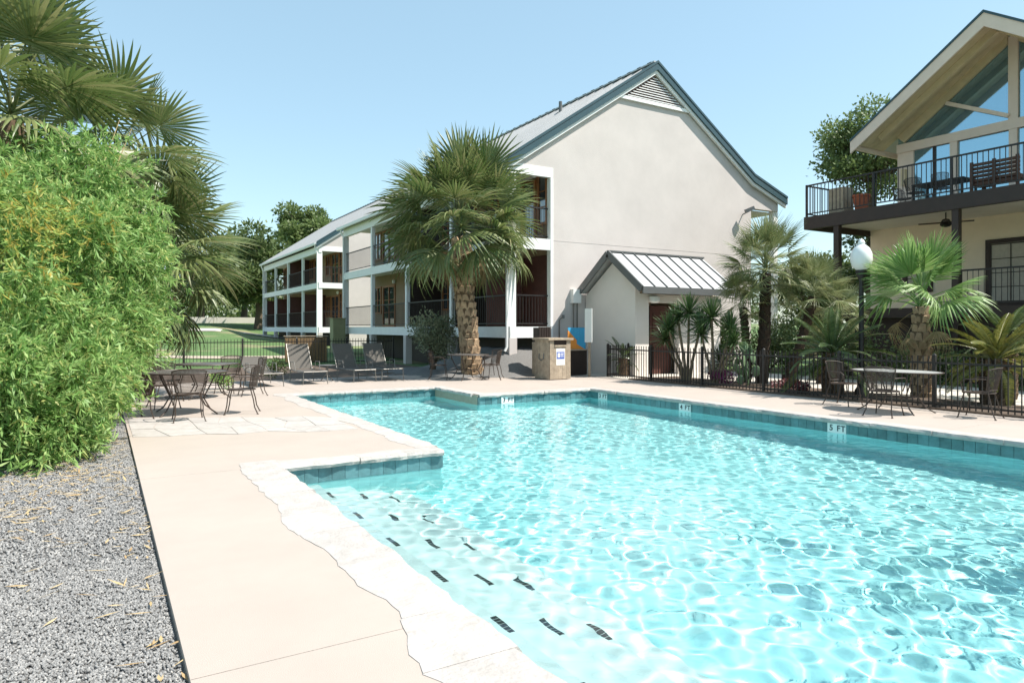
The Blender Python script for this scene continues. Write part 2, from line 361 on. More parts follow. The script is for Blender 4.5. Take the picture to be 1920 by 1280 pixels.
# flagstones under the tables
fs = thing('flagstone_paving', 'white limestone flagstones let into the deck', None, (.4, 11, 0)); fs['kind'] = 'structure'
rg = random.Random(3); gxn, gyn = 7, 3; P_ = {}
for i in range(gxn+1):
    for j in range(gyn+1):
        t = i/gxn; X = DX0+.04+t*(PX1-.34-DX0-.04); y0 = 10.75-1.0*t; y1 = 12.9-1.5*t
        P_[i,j] = Vector((X+(rg.uniform(-.12,.12) if 0 < i < gxn else 0), y0+(y1-y0)*j/gyn+rg.uniform(-.13,.13), 0))
for i in range(gxn):
    for j in range(gyn):
        c4 = [P_[i,j], P_[i+1,j], P_[i+1,j+1], P_[i,j+1]]; ce = sum(c4, Vector())/4; poly = []
        for k in range(4):
            a, b_ = c4[k], c4[(k+1) % 4]
            for t in (0, .33, .66):
                v = a.lerp(b_, t); v = ce+(v-ce)*(1-.012-rg.uniform(0,.018)); poly.append((v.x, v.y))
        MB().prism(poly, 'z', -.03, .004+rg.uniform(0,.004)).build('flagstone', M['limestone'], fs)
# water surface: real waves
step_ = .022
wx = np.arange(PX0-.02, PX3+.04, step_); wy = np.arange(PY0-.02, PY3+.04, step_); X, Y = np.meshgrid(wx, wy); Zw = np.full_like(X, WZ)
rw = np.random.default_rng(4)
patch = .78+.28*np.sin(X*.9+1.3)*np.sin(Y*.7+.4)+.15*np.sin(X*.37-Y*.51)
for i in range(46):
    lam = rw.uniform(.10, .26) if i < 38 else rw.uniform(.35, .9); a = rw.uniform(0, 2*math.pi); k = 2*math.pi/lam
    Zw += patch*min(.0012, .0098*lam*lam)*np.sin(k*(X*math.cos(a)+Y*math.sin(a))+.8*np.sin(.9*X+i)+.8*np.sin(.8*Y-i)+rw.uniform(0, 7))
idx = np.arange(X.size).reshape(X.shape)
cxm = (X[:-1,:-1]+X[1:,1:])/2; cym = (Y[:-1,:-1]+Y[1:,1:])/2
inside = (((cxm > PX1-.03) & (cym < PY3+.03) & ((cxm < PX2+.03) | (cym < PY2+.03))) | (cym < PY1+.03)) & (cxm < PX3+.03)
q = np.stack([idx[:-1,:-1], idx[:-1,1:], idx[1:,1:], idx[1:,:-1]], -1)[inside]
used, inv = np.unique(q, return_inverse=True)
vv = np.stack([X, Y, Zw], -1).reshape(-1, 3)[used]
wat = tag(link('pool_water', np_mesh('pool_water', vv, inv.reshape(q.shape), M['water'], True)), 'clear rippling turquoise pool water', kind='structure')
wat.cycles.is_caustics_caster = True
for o in recv: o.cycles.is_caustics_receiver = True
# gravel strip on the left
gb = MB(); gb.add([(-6,-3,-.045),(DX0,-3,-.045),(DX0,17,-.045),(-6,17,-.045)], [(0,1,2,3)])
gravel_bed = tag(gb.build('gravel_bed', M['gravelbase']), 'bed of grey gravel beside the deck', kind='structure')
def scatter(name, label, x0, x1, y0, y1, z, dens, protos, smin, smax, zf=None):
    base = MB().add([(x0,y0,z),(x1,y0,z),(x1,y1,z),(x0,y1,z)], [(0,1,2,3)]).mesh(name, M['gravelbase'])
    o = link(name, base); tag(o, label, None, None, 'stuff')
    ng = bpy.data.node_groups.new(name, 'GeometryNodeTree'); ng.interface.new_socket('Geometry', in_out='INPUT', socket_type='NodeSocketGeometry'); ng.interface.new_socket('Geometry', in_out='OUTPUT', socket_type='NodeSocketGeometry')
    gi = ng.nodes.new('NodeGroupInput'); go = ng.nodes.new('NodeGroupOutput'); L = ng.links
    dp = ng.nodes.new('GeometryNodeDistributePointsOnFaces'); dp.inputs['Density'].default_value = dens
    L.new(gi.outputs[0], dp.inputs['Mesh'])
    ic = ng.nodes.new('GeometryNodeMeshIcoSphere'); ic.inputs['Radius'].default_value = 1; ic.inputs['Subdivisions'].default_value = 1
    smn = ng.nodes.new('GeometryNodeSetMaterial'); smn.inputs['Material'].default_value = M['stone']; L.new(ic.outputs['Mesh'], smn.inputs['Geometry'])
    rs = ng.nodes.new('FunctionNodeRandomValue'); rs.data_type = 'FLOAT_VECTOR'; rs.inputs[0].default_value = (smin, smin, smin*.7); rs.inputs[1].default_value = (smax, smax*.8, smax*.6)
    rr = ng.nodes.new('FunctionNodeRandomValue'); rr.data_type = 'FLOAT_VECTOR'; rr.inputs[1].default_value = (6.28, 6.28, 6.28)
    io = ng.nodes.new('GeometryNodeInstanceOnPoints'); L.new(dp.outputs['Points'], io.inputs['Points']); L.new(smn.outputs[0], io.inputs['Instance'])
    L.new(rr.outputs[0], io.inputs['Rotation']); L.new(rs.outputs[0], io.inputs['Scale']); L.new(io.outputs[0], go.inputs[0])
    md = o.modifiers.new('scatter', 'NODES'); md.node_group = ng
    return o
scatter('gravel', 'loose grey crushed gravel left of the deck', -3.2, DX0-.01, 1.4, 5.2, -.035, 8200, None, .005, .0105)
scatter('gravel', 'loose grey gravel in front of the bamboo', -3.2, DX0-.01, 5.2, 12.5, -.035, 3600, None, .006, .013)
# litter on gravel
def leafarr(pos, dirs, Ln, Wd, roll=None, nrm=None, bend=0):
    n = len(pos); dirs = dirs/np.linalg.norm(dirs, axis=1, keepdims=True)
    rnd = RNG.normal(size=(n, 3)) if nrm is None else nrm
    side = np.cross(dirs, rnd); side /= np.linalg.norm(side, axis=1, keepdims=True)+1e-9; up = np.cross(side, dirs)
    Ln = Ln[:, None]; Wd = Wd[:, None]
    v = np.stack([pos, pos+dirs*Ln*.45+side*Wd*.5-up*Wd*bend, pos+dirs*Ln, pos+dirs*Ln*.45-side*Wd*.5-up*Wd*bend], 1).reshape(-1, 3)
    f = np.arange(4*n).reshape(n, 4); return v, f
n = 1500; px_ = RNG.uniform(-3, .3, n); py_ = RNG.uniform(2.2, 11.5, n); kp = RNG.uniform(0, 1, n) < (.12+.88*np.clip((py_-4.5+.9*px_*-.4)/3.2, 0, 1)); px_, py_ = px_[kp], py_[kp]; px_ = np.concatenate([px_, RNG.normal(-1.5, .55, 700), RNG.normal(-.3, .25, 250), RNG.normal(.2, .06, 110)]); py_ = np.concatenate([py_, RNG.normal(6.9, .35, 700), RNG.normal(8.6, .7, 250), RNG.uniform(3, 11, 110)]); kp = px_ < .3; px_, py_ = px_[kp], py_[kp]
n = len(px_)
dd = RNG.normal(size=(n, 3)); dd[:, 2] *= .08
v, f = leafarr(np.stack([px_, py_, np.full(n, -.016)], 1), dd, RNG.uniform(.05, .17, n), RNG.uniform(.008, .02, n), nrm=np.tile([0, 0, 1.], (n, 1))+RNG.normal(size=(n, 3))*.15)
tag(link('leaf_litter', np_mesh('leaf_litter', v, f, M['litter'])), 'dry straw and fallen leaves on the gravel', None, None, 'stuff')
# far drive, walks, beds
def sheet(name, label, pts, mat, dz):
    b = MB(); n = len(pts)//2
    for (x, y) in pts: b.v.append((x, y, float(H(x, y))+dz))
    for i in range(n-1): b.f.append((2*i, 2*i+1, 2*i+3, 2*i+2))
    return tag(b.build(name, M[mat]), label, kind='structure')
pts = []
for i in range(25):
    t = i/24; x = -45+t*60; y = 46+9*math.sin(t*2.4+.2)+5*t; pts += [(x, y), (x+.6, y+4.2)]
sheet('driveway', 'pale concrete driveway across the lawn', pts, 'concrete2', .05)
pts = []
for i in range(15):
    t = i/14; x = -2+t*9.5; y = 31.2+5.5*(1-t)**2; pts += [(x, y), (x, y+1.5)]
sheet('path', 'dry earth path beyond the fence', pts, 'mortar', .03)
tag(MB().box(14.9, 18.6, -3, 15.2, -.06, .012).build('walkway', M['concrete2']), 'pale concrete walkway beyond the fence', kind='structure')
tag(MB().box(13.06, 14.9, -3, 15.2, -.06, .03).build('planting_bed', M['soil']), 'soil bed behind the fence', kind='structure')
tag(MB().box(13.06, 18.6, 15.2, 18.59, -.06, .008).build('hut_apron', M['concrete2']), 'concrete apron round the small hut', kind='structure')
tag(MB().box(-1.5, 10.5, 20.31, 27.6, -.06, -.012).build('shaded_soil_bed', M['soil']), 'dark soil bed standing in for shade behind the loungers', kind='structure')  # soil sheet whose dark tone also carries the shade there
# gravel bank in front of the motel
bx = np.linspace(7.6, 13.0, 30); by = np.linspace(17.4, 22.5, 26); X, Y = np.meshgrid(bx, by)
Zb = -.02+.72*sm(9.6, 11.2, X)*sm(17.5, 18.9, Y)*(1-.5*sm(21, 22.5, Y)) + .12*sm(8.2, 9.2, X)*sm(18, 19, Y)+.03*np.sin(X*7)*np.sin(Y*6)
idx = np.arange(X.size).reshape(X.shape)
tag(link('gravel_bank', np_mesh('gravel_bank', np.stack([X, Y, Zb], -1).reshape(-1, 3), np.stack([idx[:-1,:-1], idx[:-1,1:], idx[1:,1:], idx[1:,:-1]], -1).reshape(-1, 4), M['gravelbase'], True)), 'grey gravel bank below the motel gallery', kind='structure')

# ============================================================ buildings
def railing(parent, a, b, h, zb, mat, sp=.12, single=False):
    """top and bottom rail, end posts, pickets"""
    a = Vector((*a, zb)); b = Vector((*b, zb)); d = b-a; L_ = d.length; d.normalize(); up = Vector((0,0,1))
    mb = MB().beam(a+up*h, b+up*h, .05, .045).beam(a+up*.1, b+up*.1, .035, .035)
    n = max(2, round(L_/sp))
    if single:
        r = mb.build('rail', mat, parent)
        pm = MB().box(-.009, .009, -.009, .009, .10, h).mesh('picket', mat)
        for i in range(1, n): link('picket', pm, parent, Matrix.Translation(a+d*(L_*i/n)))
        return r
    for i in range(n+1): mb.beam(a+d*(L_*i/n)+up*.1, a+d*(L_*i/n)+up*h, .013, .013, up=(d.x, d.y, 0))
    return mb.build('railing', mat, parent)
def glazed(parent, name, plane, c0, c1, z0, z1, at, out, frame, cols, rows=1, fw=.07, glass='clear', thick=.06):
    """framed glazed unit on plane 'x' or 'y' at coordinate `at`, facing sign `out`"""
    def bx(b, u0, u1, w0, w1, d0, d1):
        lo, hi = sorted((at+out*d0, at+out*d1))
        return b.box(lo, hi, u0, u1, w0, w1) if plane == 'x' else b.box(u0, u1, lo, hi, w0, w1)
    b = MB(); bx(b, c0, c1, z1-fw, z1, 0, thick); bx(b, c0, c1, z0, z0+fw, 0, thick); bx(b, c0, c0+fw, z0+fw, z1-fw, 0, thick); bx(b, c1-fw, c1, z0+fw, z1-fw, 0, thick)
    cw = (c1-c0-2*fw)/cols
    for i in range(1, cols): bx(b, c0+fw+cw*i-fw*.4, c0+fw+cw*i+fw*.4, z0+fw, z1-fw, 0, thick*.9)
    fr = b.build(name, frame, parent)
    rh = (z1-z0-2*fw)/rows
    if rows > 1:
        for j in range(1, rows):
            b = MB(); bx(b, c0+fw, c1-fw, z0+fw+rh*j-.012, z0+fw+rh*j+.012, .012, thick*.6); b.build('glazing_bar', frame, fr)
    for i in range(cols):
        b = MB(); bx(b, c0+fw+cw*i, c0+fw+cw*(i+1), z0+fw, z1-fw, .004, .012); b.build('pane', M[glass], fr)
    return fr
def motel(label, x0, y0, nb, bay, rx, detail, xr, xe):
    """two-storey motel wing: gallery posts on x0, end wall at y0, ridge at rx"""
    o = thing('motel_building', label, 'building', (x0, y0, 0)); y1 = y0+nb*bay; wx_ = x0+1.55; zr = 11.07; sl_ = .67
    zl = lambda x: zr-sl_*abs(x-rx)
    F1, F2, HD = 1.53, 4.40, 6.75
    # end (gable) wall
    poly = [(wx_,0),(xr,0),(xr,6.30),(xe-.35,6.30),(xe-.35,6.82),(xr,zl(xr)-.12),(rx,zr-.12),(x0-.05,zl(x0-.05)-.12),(x0-.05,HD-.02),(wx_,HD-.02)]
    if not detail: poly = [(wx_,0),(xr,0),(xr,zl(xr)-.12),(rx,zr-.12),(x0-.05,zl(x0-.05)-.12),(x0-.05,HD-.02),(wx_,HD-.02)]
    MB().prism(poly, 'y', y0, y0+.25).build('end_wall', M['stucco'], o)
    MB().prism([(wx_,0),(xr,0),(xr,zl(xr)-.12),(rx,zr-.12),(x0-.05,zl(x0-.05)-.12),(x0-.05,HD-.02),(wx_,HD-.02)], 'y', y1-.25, y1).build('end_wall', M['stucco'], o)
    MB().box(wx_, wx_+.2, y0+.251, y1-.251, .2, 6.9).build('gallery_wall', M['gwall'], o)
    MB().box(xr-.2, xr, y0+.251, y1-.251, 0, 6.9).build('rear_wall', M['stucco'], o)
    # floors, beams, ceiling
    for nm, z in (('gallery_floor', F1), ('gallery_floor', F2)):
        MB().box(x0+.1, wx_-.002, y0+.1, y1-.1, z-.16, z-.02).build(nm, M['ceil'], o)
    for z in (F1, F2):
        MB().box(x0-.1, x0+.099, y0-.02, y1+.02, z-.36, z).box(x0+.1, wx_-.003, y0-.02, y0+.098, z-.36, z-.001).build('edge_beam', M['white'], o)
    MB().box(x0-.1, x0+.1, y0-.02, y1+.02, HD-.42, HD).box(x0+.101, wx_-.003, y0-.02, y0+.12, HD-.32, HD-.003).build('header_beam', M['white'], o)
    MB().box(x0+.1, wx_-.003, y0+.13, y1-.1, HD-.12, HD-.04).build('gallery_ceiling', M['ceil'], o)
    # posts, railings
    for i in range(nb+1):
        yy = y0+i*bay; yy = min(max(yy, y0+.1), y1-.1); wd = .15 if i in (0, nb) else .085
        MB().box(x0-wd, x0+wd*.9, yy-.085, yy+.085, F1+.001, F2-.361).build('post', M['white'], o)
        MB().box(x0-wd, x0+wd*.9, yy-.085, yy+.085, F2+.001, HD-.421).build('post', M['white'], o)
        zg = float(H(x0, yy))
        MB().box(x0-.14, x0+.14, yy-.14, yy+.14, min(zg, .35)-.3, F1-.361).build('pier', M['stucco'], o)
    for z in (F1, F2):
        railing(o, (x0+.02, y0+.15), (wx_-.02, y0+.15) , 1.02, z, M['dkmetal'])
        for i in range(nb):
            a, b2 = y0+i*bay+.17, y0+(i+1)*bay-.1
            railing(o, (x0, a), (x0, b2), 1.02, z, M['dkmetal'], .14)
    # doors and windows behind the gallery
    for fl, z in enumerate((F1, F2)):
        for i in range(nb):
            a = y0+i*bay
            if detail and fl == 0 and i == 0:
                MB().box(wx_-.03, wx_-.001, a+.2, a+1.85, z+.02, z+2.4).build('door', M['redwood'], o); continue
            d = glazed(o, 'door', 'x', a+1.0, a+2.75, z, z+2.15, wx_, -1, M['oak'], 2, 3, .1)
            MB().box(wx_-.09, wx_-.061, a+1.82, a+1.86, z+.95, z+1.1).build('handle', M['lightmetal'], d)
            glazed(o, 'window', 'x', a+3.0, a+4.1, z+.7, z+2.15, wx_, -1, M['oak'], 2, 2, .08)
            if i == 0: glazed(o, 'window', 'x', a+.28, a+.9, z+.55, z+2.3, wx_, -1, M['oak'], 1, 3, .09)
            MB().lathe([(.05,0),(.09,.05),(.09,.16),(.03,.2)], 10, (wx_-.12, a+.96, z+2.2)).build('wall_lamp', M['signwhite'], o)
        for i in range(1, nb+1 if not detail else nb):
            if fl == 0 and (i < 3 or not detail) or (fl == 1 and i == 2):
                yy = y0+i*bay
                MB().box(x0+.1, wx_-.01, yy-.05, yy+.04, z+.02, z+2.28).build('privacy_screen', M['redwood'] if not detail else M['darkwood'], o)
    if detail:   # lattice screen closing the first ground bay
        MB().box(x0+.12, wx_-.03, y0+1.9, y0+1.98, F1+.02, F1+2.35).build('privacy_screen', M['redwood'], o)
    # dark panel standing in for the shade under the raised floor
    MB().box(wx_-.5, wx_-.4, y0+.4, y1-.4, -.2, F1-.18).build('underfloor_shade_panel', M['darkwood'], o)
    # roof
    ya, yb = y0-.14, y1+.3; xl = x0-.28
    th = .14
    MB().prism([(xl, zl(xl)), (rx, zr), (rx, zr-th), (xl, zl(xl)-th)], 'y', ya, yb).build('roof_slope', M['roofm'], o)
    if detail: rp = [(rx+.001, zr), (xr, zl(xr)), (xe, 6.87), (xe, 6.87-th), (xr, zl(xr)-th), (rx+.001, zr-th)]
    else: rp = [(rx+.001, zr), (xr+.4, zl(xr+.4)), (xr+.4, zl(xr+.4)-th), (rx+.001, zr-th)]
    rs = MB().prism(rp, 'y', ya, yb).build('roof_slope', M['roofm'], o)
    nv = int((yb-ya)/.55); ang = math.atan(sl_); Ls = math.hypot(rx-xl, zr-zl(xl))
    sm_ = MB().box(0, Ls, -.012, .012, 0, .035).mesh('roof_seam', M['roofm'])
    for k in range(1, nv):
        link('roof_seam', sm_, o, Matrix.Translation((xl, ya+k*(yb-ya)/nv, zl(xl)+.002)) @ Matrix.Rotation(-ang, 4, 'Y'))
    MB().beam((rx, ya-.01, zr+.02), (rx, yb+.01, zr+.02), .28, .05).build('ridge_cap', M['roofm'], o)
    cm = MB().box(-.15, .02, -.1, .1, 0, .025).mesh('ridge_closure', M['greytrim'])
    for k in range(nv): link('ridge_closure', cm, o, Matrix.Translation((rx, ya+.25+k*(yb-ya)/nv, zr+.03)))
    # rake trim, mitred at the ridge
    segs = [((xl, zl(xl)), (rx, zr))] + ([((rx, zr), (xr, zl(xr))), ((xr, zl(xr)), (xe, 6.87))] if detail else [((rx, zr), (xr+.4, zl(xr+.4)))])
    for pa, pb in segs:
        for t0, t1, d0, d1, mat in ((.06, -.03, .09, .0, 'teal'), (-.031, -.055, .05, 0, 'greytrim'), (-.056, -.27, .07, 0, 'teal'), (-.271, -.40, .0, -.10, 'white')):
            e = .0008
            MB().prism([(pa[0]+e, pa[1]+t0), (pb[0]-e, pb[1]+t0), (pb[0]-e, pb[1]+t1), (pa[0]+e, pa[1]+t1)], 'y', ya-d0, ya-d1-.001).build('rake_trim', M[mat], o)
    MB().beam((xl-.06, ya, zl(xl)-.10), (xl-.06, yb, zl(xl)-.10), .12, .14).build('gutter', M['white'], o)
    for yy in (y0+.02, y1-.3):
        MB().tube([(xl-.06, yy, zl(xl)-.16), (xl-.06, yy, zl(xl)-.3), (x0-.2, yy, HD-.45), (x0-.2, yy, .9), (x0-.28, yy, .75)], .045, 8).build('downspout', M['white'], o, True)
    if detail:
        MB().beam((xe+.05, ya, 6.80), (xe+.05, yb, 6.80), .12, .14).build('gutter', M['white'], o)
        MB().box(xe-.55, xe-.3, y0+.05, y0+.3, 0, 6.3).build('post', M['white'], o)
        MB().box(xr+.01, xe-.4, y0+.27, y0+8, 6.2, 6.28).build('eave_ceiling', M['ceil'], o)
        # louvre in the gable peak
        zb = 9.66; hx = (zr-.44-zb)/sl_
        lv = MB().prism([(rx-hx, zb), (rx+hx, zb), (rx, zr-.44)], 'y', y0-.015, y0-.002).build('gable_vent', M['redwood'], o)
        for k in range(10):
            z = zb+.03+k*.088; h_ = (zr-.46-z-.05)/sl_
            if h_ > .05: MB().add([(rx-h_, y0-.018, z+.055), (rx+h_, y0-.018, z+.055), (rx+h_, y0-.075, z), (rx-h_, y0-.075, z), (rx-h_, y0-.018, z+.065), (rx+h_, y0-.018, z+.065), (rx+h_, y0-.075, z+.012), (rx-h_, y0-.075, z+.012)],
                     [(0,1,2,3),(4,5,6,7),(0,1,5,4),(1,2,6,5),(2,3,7,6),(3,0,4,7)]).build('slat', M['signwhite'], lv)
        MB().box(rx-hx-.2, rx+hx+.2, y0-.09, y0-.003, zb-.12, zb).build('vent_sill', M['white'], lv)
        MB().box(wx_+.0, xr, y0-.006, y0-.001, 4.36, 4.372).box(17.0, 17.01, y0-.006, y0-.001, 2.0, 4.35).build('control_joint', M['stucco'], o)
        MB().box(wx_-.11, wx_-.004, y0-.03, y0+.18, F1+.002, HD-.33).build('corner_trim', M['white'], o)
        for yy, dx in ((y0+4.2, 1.2), (y0+11, 1.0)):
            MB().tube([(rx-dx, yy, zl(rx-dx)-.05), (rx-dx, yy, zl(rx-dx)+.42)], .07, 8).build('vent_pipe', M['greytrim'], o, True)
    return o
motel('near two-storey cream motel wing with tall gable end and white galleries', 11.2, 18.6, 4, 4.35, 17.2, True, 22.4, 24.4)
motel('far two-storey motel wing with galleries, partly behind the trees on the left', 12.05, 44.0, 4, 4.35, 17.9, False, 23.2, 25)
fl = thing('flood_light', 'small grey flood light high on the right of the gable wall', 'light', (21.9, 18.6, 6.0))
MB().tube([(21.9,18.6,6.0),(21.9,18.42,6.05),(21.95,18.3,6.1)], .025, 8).build('bracket', M['greytrim'], fl, True)
MB().beam((21.75,18.32,6.08), (22.05,18.18,6.22), .17, .14).build('lamp_head', M['greytrim'], fl)
# equipment on the gable wall
ub = thing('meter_box', 'pale grey meter box with conduits on the gable wall', 'utility box', (13.55, 18.6, 1.2))
MB().box(13.45, 13.78, 18.42, 18.598, 2.32, 2.78).build('box', M['signwhite'], ub)
for dx in (.05, .2):
    MB().tube([(13.5+dx,18.54,2.32),(13.5+dx,18.54,.2)], .022, 8).build('conduit', M['lightmetal'], ub, True)
hb = thing('hose_bib', 'small pipe fixture on the gable wall beside the gallery', 'pipe', (12.98, 18.6, .8))
MB().tube([(12.98,18.56,.3),(12.98,18.56,1.75),(13.04,18.45,1.85)], .02, 8).build('pipe', M['lightmetal'], hb, True)
MB().lathe([(.05,0),(.05,.12)], 8, (13.04,18.43,1.8)).build('valve', M['greytrim'], hb, True)
# ------------------------------------------------------------ small hut
hut = thing('pool_hut', 'small white stucco hut with grey standing-seam gable roof', 'hut', (14.07, 16, 0))
RY, RZ, EY0, EY1 = 16.98, 3.90, 15.40, 18.45; EZ = 2.72; hs = (RZ-EZ)/(RY-EY0)
MB().prism([(16.05,0),(18.55,0),(18.55,2.58),(RY,RZ-.22),(16.05,RZ-.22-hs*(RY-16.05))], 'x', 14.07, 14.25).build('gable_wall', M['hutwall'], hut)
MB().box(14.251, 14.62, 16.05, 16.25, 0, 2.55).box(15.9, 17.8, 16.05, 16.25, 0, 2.55).build('front_wall', M['hutwall'], hut)
MB().box(14.621, 15.899, 16.06, 16.24, 2.28, 2.54).build('lintel', M['hutwall'], hut)
MB().box(14.3, 17.8, 18.0, 18.2, 0, 2.7).box(17.6, 17.8, 16.26, 17.99, 0, 2.7).build('back_wall', M['stucco2'], hut)
MB().box(14.3, 17.6, 16.3, 18.0, 2.6, 2.66).build('hut_ceiling', M['stucco2'], hut)
dr = MB().box(15.0, 15.88, 16.42, 16.47, .02, 2.2).build('door', M['redwood'], hut)
for z in (.25, 1.2): MB().box(15.12, 15.76, 16.40, 16.419, z, z+.75).build('door_panel', M['redwood'], dr)
MB().box(14.63, 14.98, 16.42, 16.47, .02, 2.2).build('side_panel', M['darkwood'], hut)
MB().lathe([(.1,0),(.17,.06),(.17,.2),(.05,.24)], 14, (14.75,15.93,2.26)).build('porch_lamp', M['signwhite'], hut, True)
MB().prism([(EY0, EZ), (RY, RZ), (RY, RZ-.09), (EY0, EZ-.09)], 'x', 13.78, 17.95).build('roof_slope', M['roofm'], hut)
MB().prism([(RY+.001, RZ), (EY1+.1, RZ-hs*(EY1+.1-RY)), (EY1+.1, RZ-hs*(EY1+.1-RY)-.09), (RY+.001, RZ-.09)], 'x', 13.78, 17.95).build('roof_slope', M['roofm'], hut)
Lh = math.hypot(RY-EY0, RZ-EZ); smh = MB().box(-.014, .014, 0, Lh, 0, .035).mesh('roof_seam', M['greytrim'])
for k in range(1, 9): link('roof_seam', smh, hut, Matrix.Translation((13.78+k*.50, EY0, EZ+.002)) @ Matrix.Rotation(math.atan(hs), 4, 'X'))
MB().beam((13.75, RY, RZ+.02), (17.97, RY, RZ+.02), .14, .05).build('ridge_cap', M['greytrim'], hut)
MB().box(13.77, 17.96, EY0-.05, EY0-.001, EZ-.2, EZ+.01).build('eave_trim', M['greytrim'], hut)
for a, b in (((13.74, EY0, EZ-.06), (13.74, RY, RZ-.06)), ((13.74, RY, RZ-.06), (13.74, EY1+.1, RZ-hs*(EY1+.1-RY)-.06))):
    d = Vector(b)-Vector(a); nrm = Vector((0, -d.z, d.y)).normalized(); nrm = nrm if nrm.z > 0 else -nrm
    MB().beam(a, b, .06, .22, up=nrm).build('rake_trim', M['greytrim'], hut)
MB().box(13.86, 14.069, EY0+.05, EY1, 2.50, 2.52).build('soffit', M['white'], hut) if False else None
# ------------------------------------------------------------ lodge on the right
lo = thing('lodge_building', 'lodge with gabled glass front and dark upper balcony on the right', 'building', (20.4, 10, 0))
BX, WXl = 20.4, 23.9; BY1, BY0 = 14.7, 3.0; BF = 5.22; LF = 2.1; GC = 10.0; GE = 13.55
MB().box(BX-.06, BX+.14, BY0, BY1, BF-.42, BF).build('balcony_beam', M['darkwood'], lo)
MB().box(BX+.141, WXl-.002, BY1-.16, BY1, BF-.42, BF-.001).build('balcony_beam', M['darkwood'], lo)
MB().box(BX+.141, WXl-.001, BY0, BY1-.161, BF-.12, BF-.01).build('balcony_floor', M['concrete2'], lo)
nb_ = 7; cw = (WXl-BX-.147)/nb_
cpm = MB().box(.004, cw-.004, BY0, BY1-.165, BF-.22, BF-.17).mesh('ceiling_board', M['ceil'])
for k in range(nb_): link('ceiling_board', cpm, lo, Matrix.Translation((BX+.145+k*cw, 0, 0)))
for yy in (13.55, 9.95, 6.3):
    MB().box(BX-.02, BX+.16, yy-.09, yy+.09, LF-.5, BF-.421).build('post', M['darkwood'], lo)
    MB().box(BX+.0, BX+.14, yy-.07, yy+.07, -.05, LF-.51).build('post', M['darkwood'], lo)
rl = tag(MB().box(BX-.03, BX+.03, BY1-.1, BY1-.04, BF+.001, BF+1.08).build('railing_post', M['dkmetal'], lo))
for yy in (12.3, 10.05, 7.9):
    MB().box(BX-.03, BX+.03, yy-.03, yy+.03, BF+.001, BF+1.04).build('railing_post', M['dkmetal'], lo)
railing(lo, (BX, BY0+.2), (BX, BY1-.07), 1.05, BF, M['dkmetal'], .135, single=True)
railing(lo, (BX+.03, BY1-.07), (WXl-.2, BY1-.07), 1.05, BF, M['dkmetal'], .135, single=True)
# lower storey
MB().box(WXl, WXl+.2, BY0, BY1-.17, LF-.3, BF-.001).box(WXl+.2, WXl+6, BY1-.37, BY1-.17, LF-.3, BF-.001).build('lower_wall', M['stucco2'], lo)
for a, b_ in ((12.35, 13.35), (9.35, 10.75), (7.1, 8.5)):
    glazed(lo, 'window', 'x', a, b_, LF+.05 if a < 12 else LF+.6, LF+2.15, WXl, -1, M['darkwood'], 1, 1, .13, 'curtain')
    wn = glazed(lo, 'window', 'x', a+.14, b_-.14, LF+.2 if a < 12 else LF+.75, LF+2.0, WXl-.02, -1, M['darkwood'], 2, 4, .03, 'curtain', .035)
MB().box(BX-.1, WXl-.01, BY0, BY1-1.2, LF-.3, LF-.02).build('lower_deck', M['darkwood'], lo)
railing(lo, (BX+.05, BY0), (BX+.05, 9.8), 1.0, LF-.02, M['dkmetal'], .14)
MB().box(BX+.3, BX+.4, BY0, BY1-1.3, -.1, LF-.31).build('deck_shade_panel', M['darkwood'], lo)  # dark panel added in place of the shade below the deck
# ceiling fan
fan = thing('ceiling_fan', 'dark ceiling fan hanging under the lodge balcony', 'fan', (22.0, 11.0, BF-.22))
MB().tube([(22.0,11.0,BF-.221),(22.0,11.0,BF-.5)], .02, 8).build('rod', M['dkmetal'], fan, True)
MB().lathe([(.03,.14),(.09,.12),(.14,.02),(.16,-.05),(.11,-.1),(.02,-.12)][::-1], 16, (22.0,11.0,BF-.55)).build('motor', M['dkmetal'], fan, True)
for k in range(4):
    a = R(25+90*k); d = Vector((math.cos(a), math.sin(a), 0)); c = Vector((22.0,11.0,BF-.53))
    MB().beam(c+d*.1, c+d*.72, .13, .012, up=(.1,.1,1)).build('blade', M['darkwood'], fan)
# upper gable front
zw = lambda y, off=0: 10.72-.68*abs(y-GC)+off
UW = BF+2.35
for y0, y1 in ((13.0, GE), (6.45, 7.0)):
    MB().box(WXl, WXl+.2, y0, y1, BF, UW).build('upper_wall', M['pinkstucco'], lo)
MB().box(WXl+.2, WXl+8, GE-.2, GE, BF, UW+.3).build('upper_wall', M['pinkstucco'], lo)
MB().box(WXl-.06, WXl+.2, 6.45, GE, UW+.001, UW+.299).build('tie_beam', M['pinkstucco'], lo)
MB().box(WXl-.03, WXl+.17, GC-.13, GC+.13, UW+.301, zw(GC,-.30)).build('king_post', M['pinkstucco'], lo)
for y in (11.7, GC, 8.3):
    MB().box(WXl-.04, WXl+.16, y-.11, y+.11, BF+.001, UW-.001).build('mullion', M['pinkstucco'], lo)
MB().box(WXl-.02, WXl+.1, 12.30, 12.36, BF+.001, UW-.001).build('door_frame', M['darkwood'], lo)
for a, b_ in ((11.81, 12.29), (12.37, 12.99), (GC+.11, 11.59), (8.41, GC-.11), (7.01, 8.19)):
    MB().box(WXl+.05, WXl+.07, a, b_, BF+.05, UW-.001).build('pane', M['bluglass'], lo)
MB().prism([(GC+.13, UW+.3), (GE, UW+.3), (GE, zw(GE,-.14)), (GC+.13, zw(GC+.13,-.14))], 'x', WXl+.05, WXl+.07).build('pane', M['bluglass'], lo)
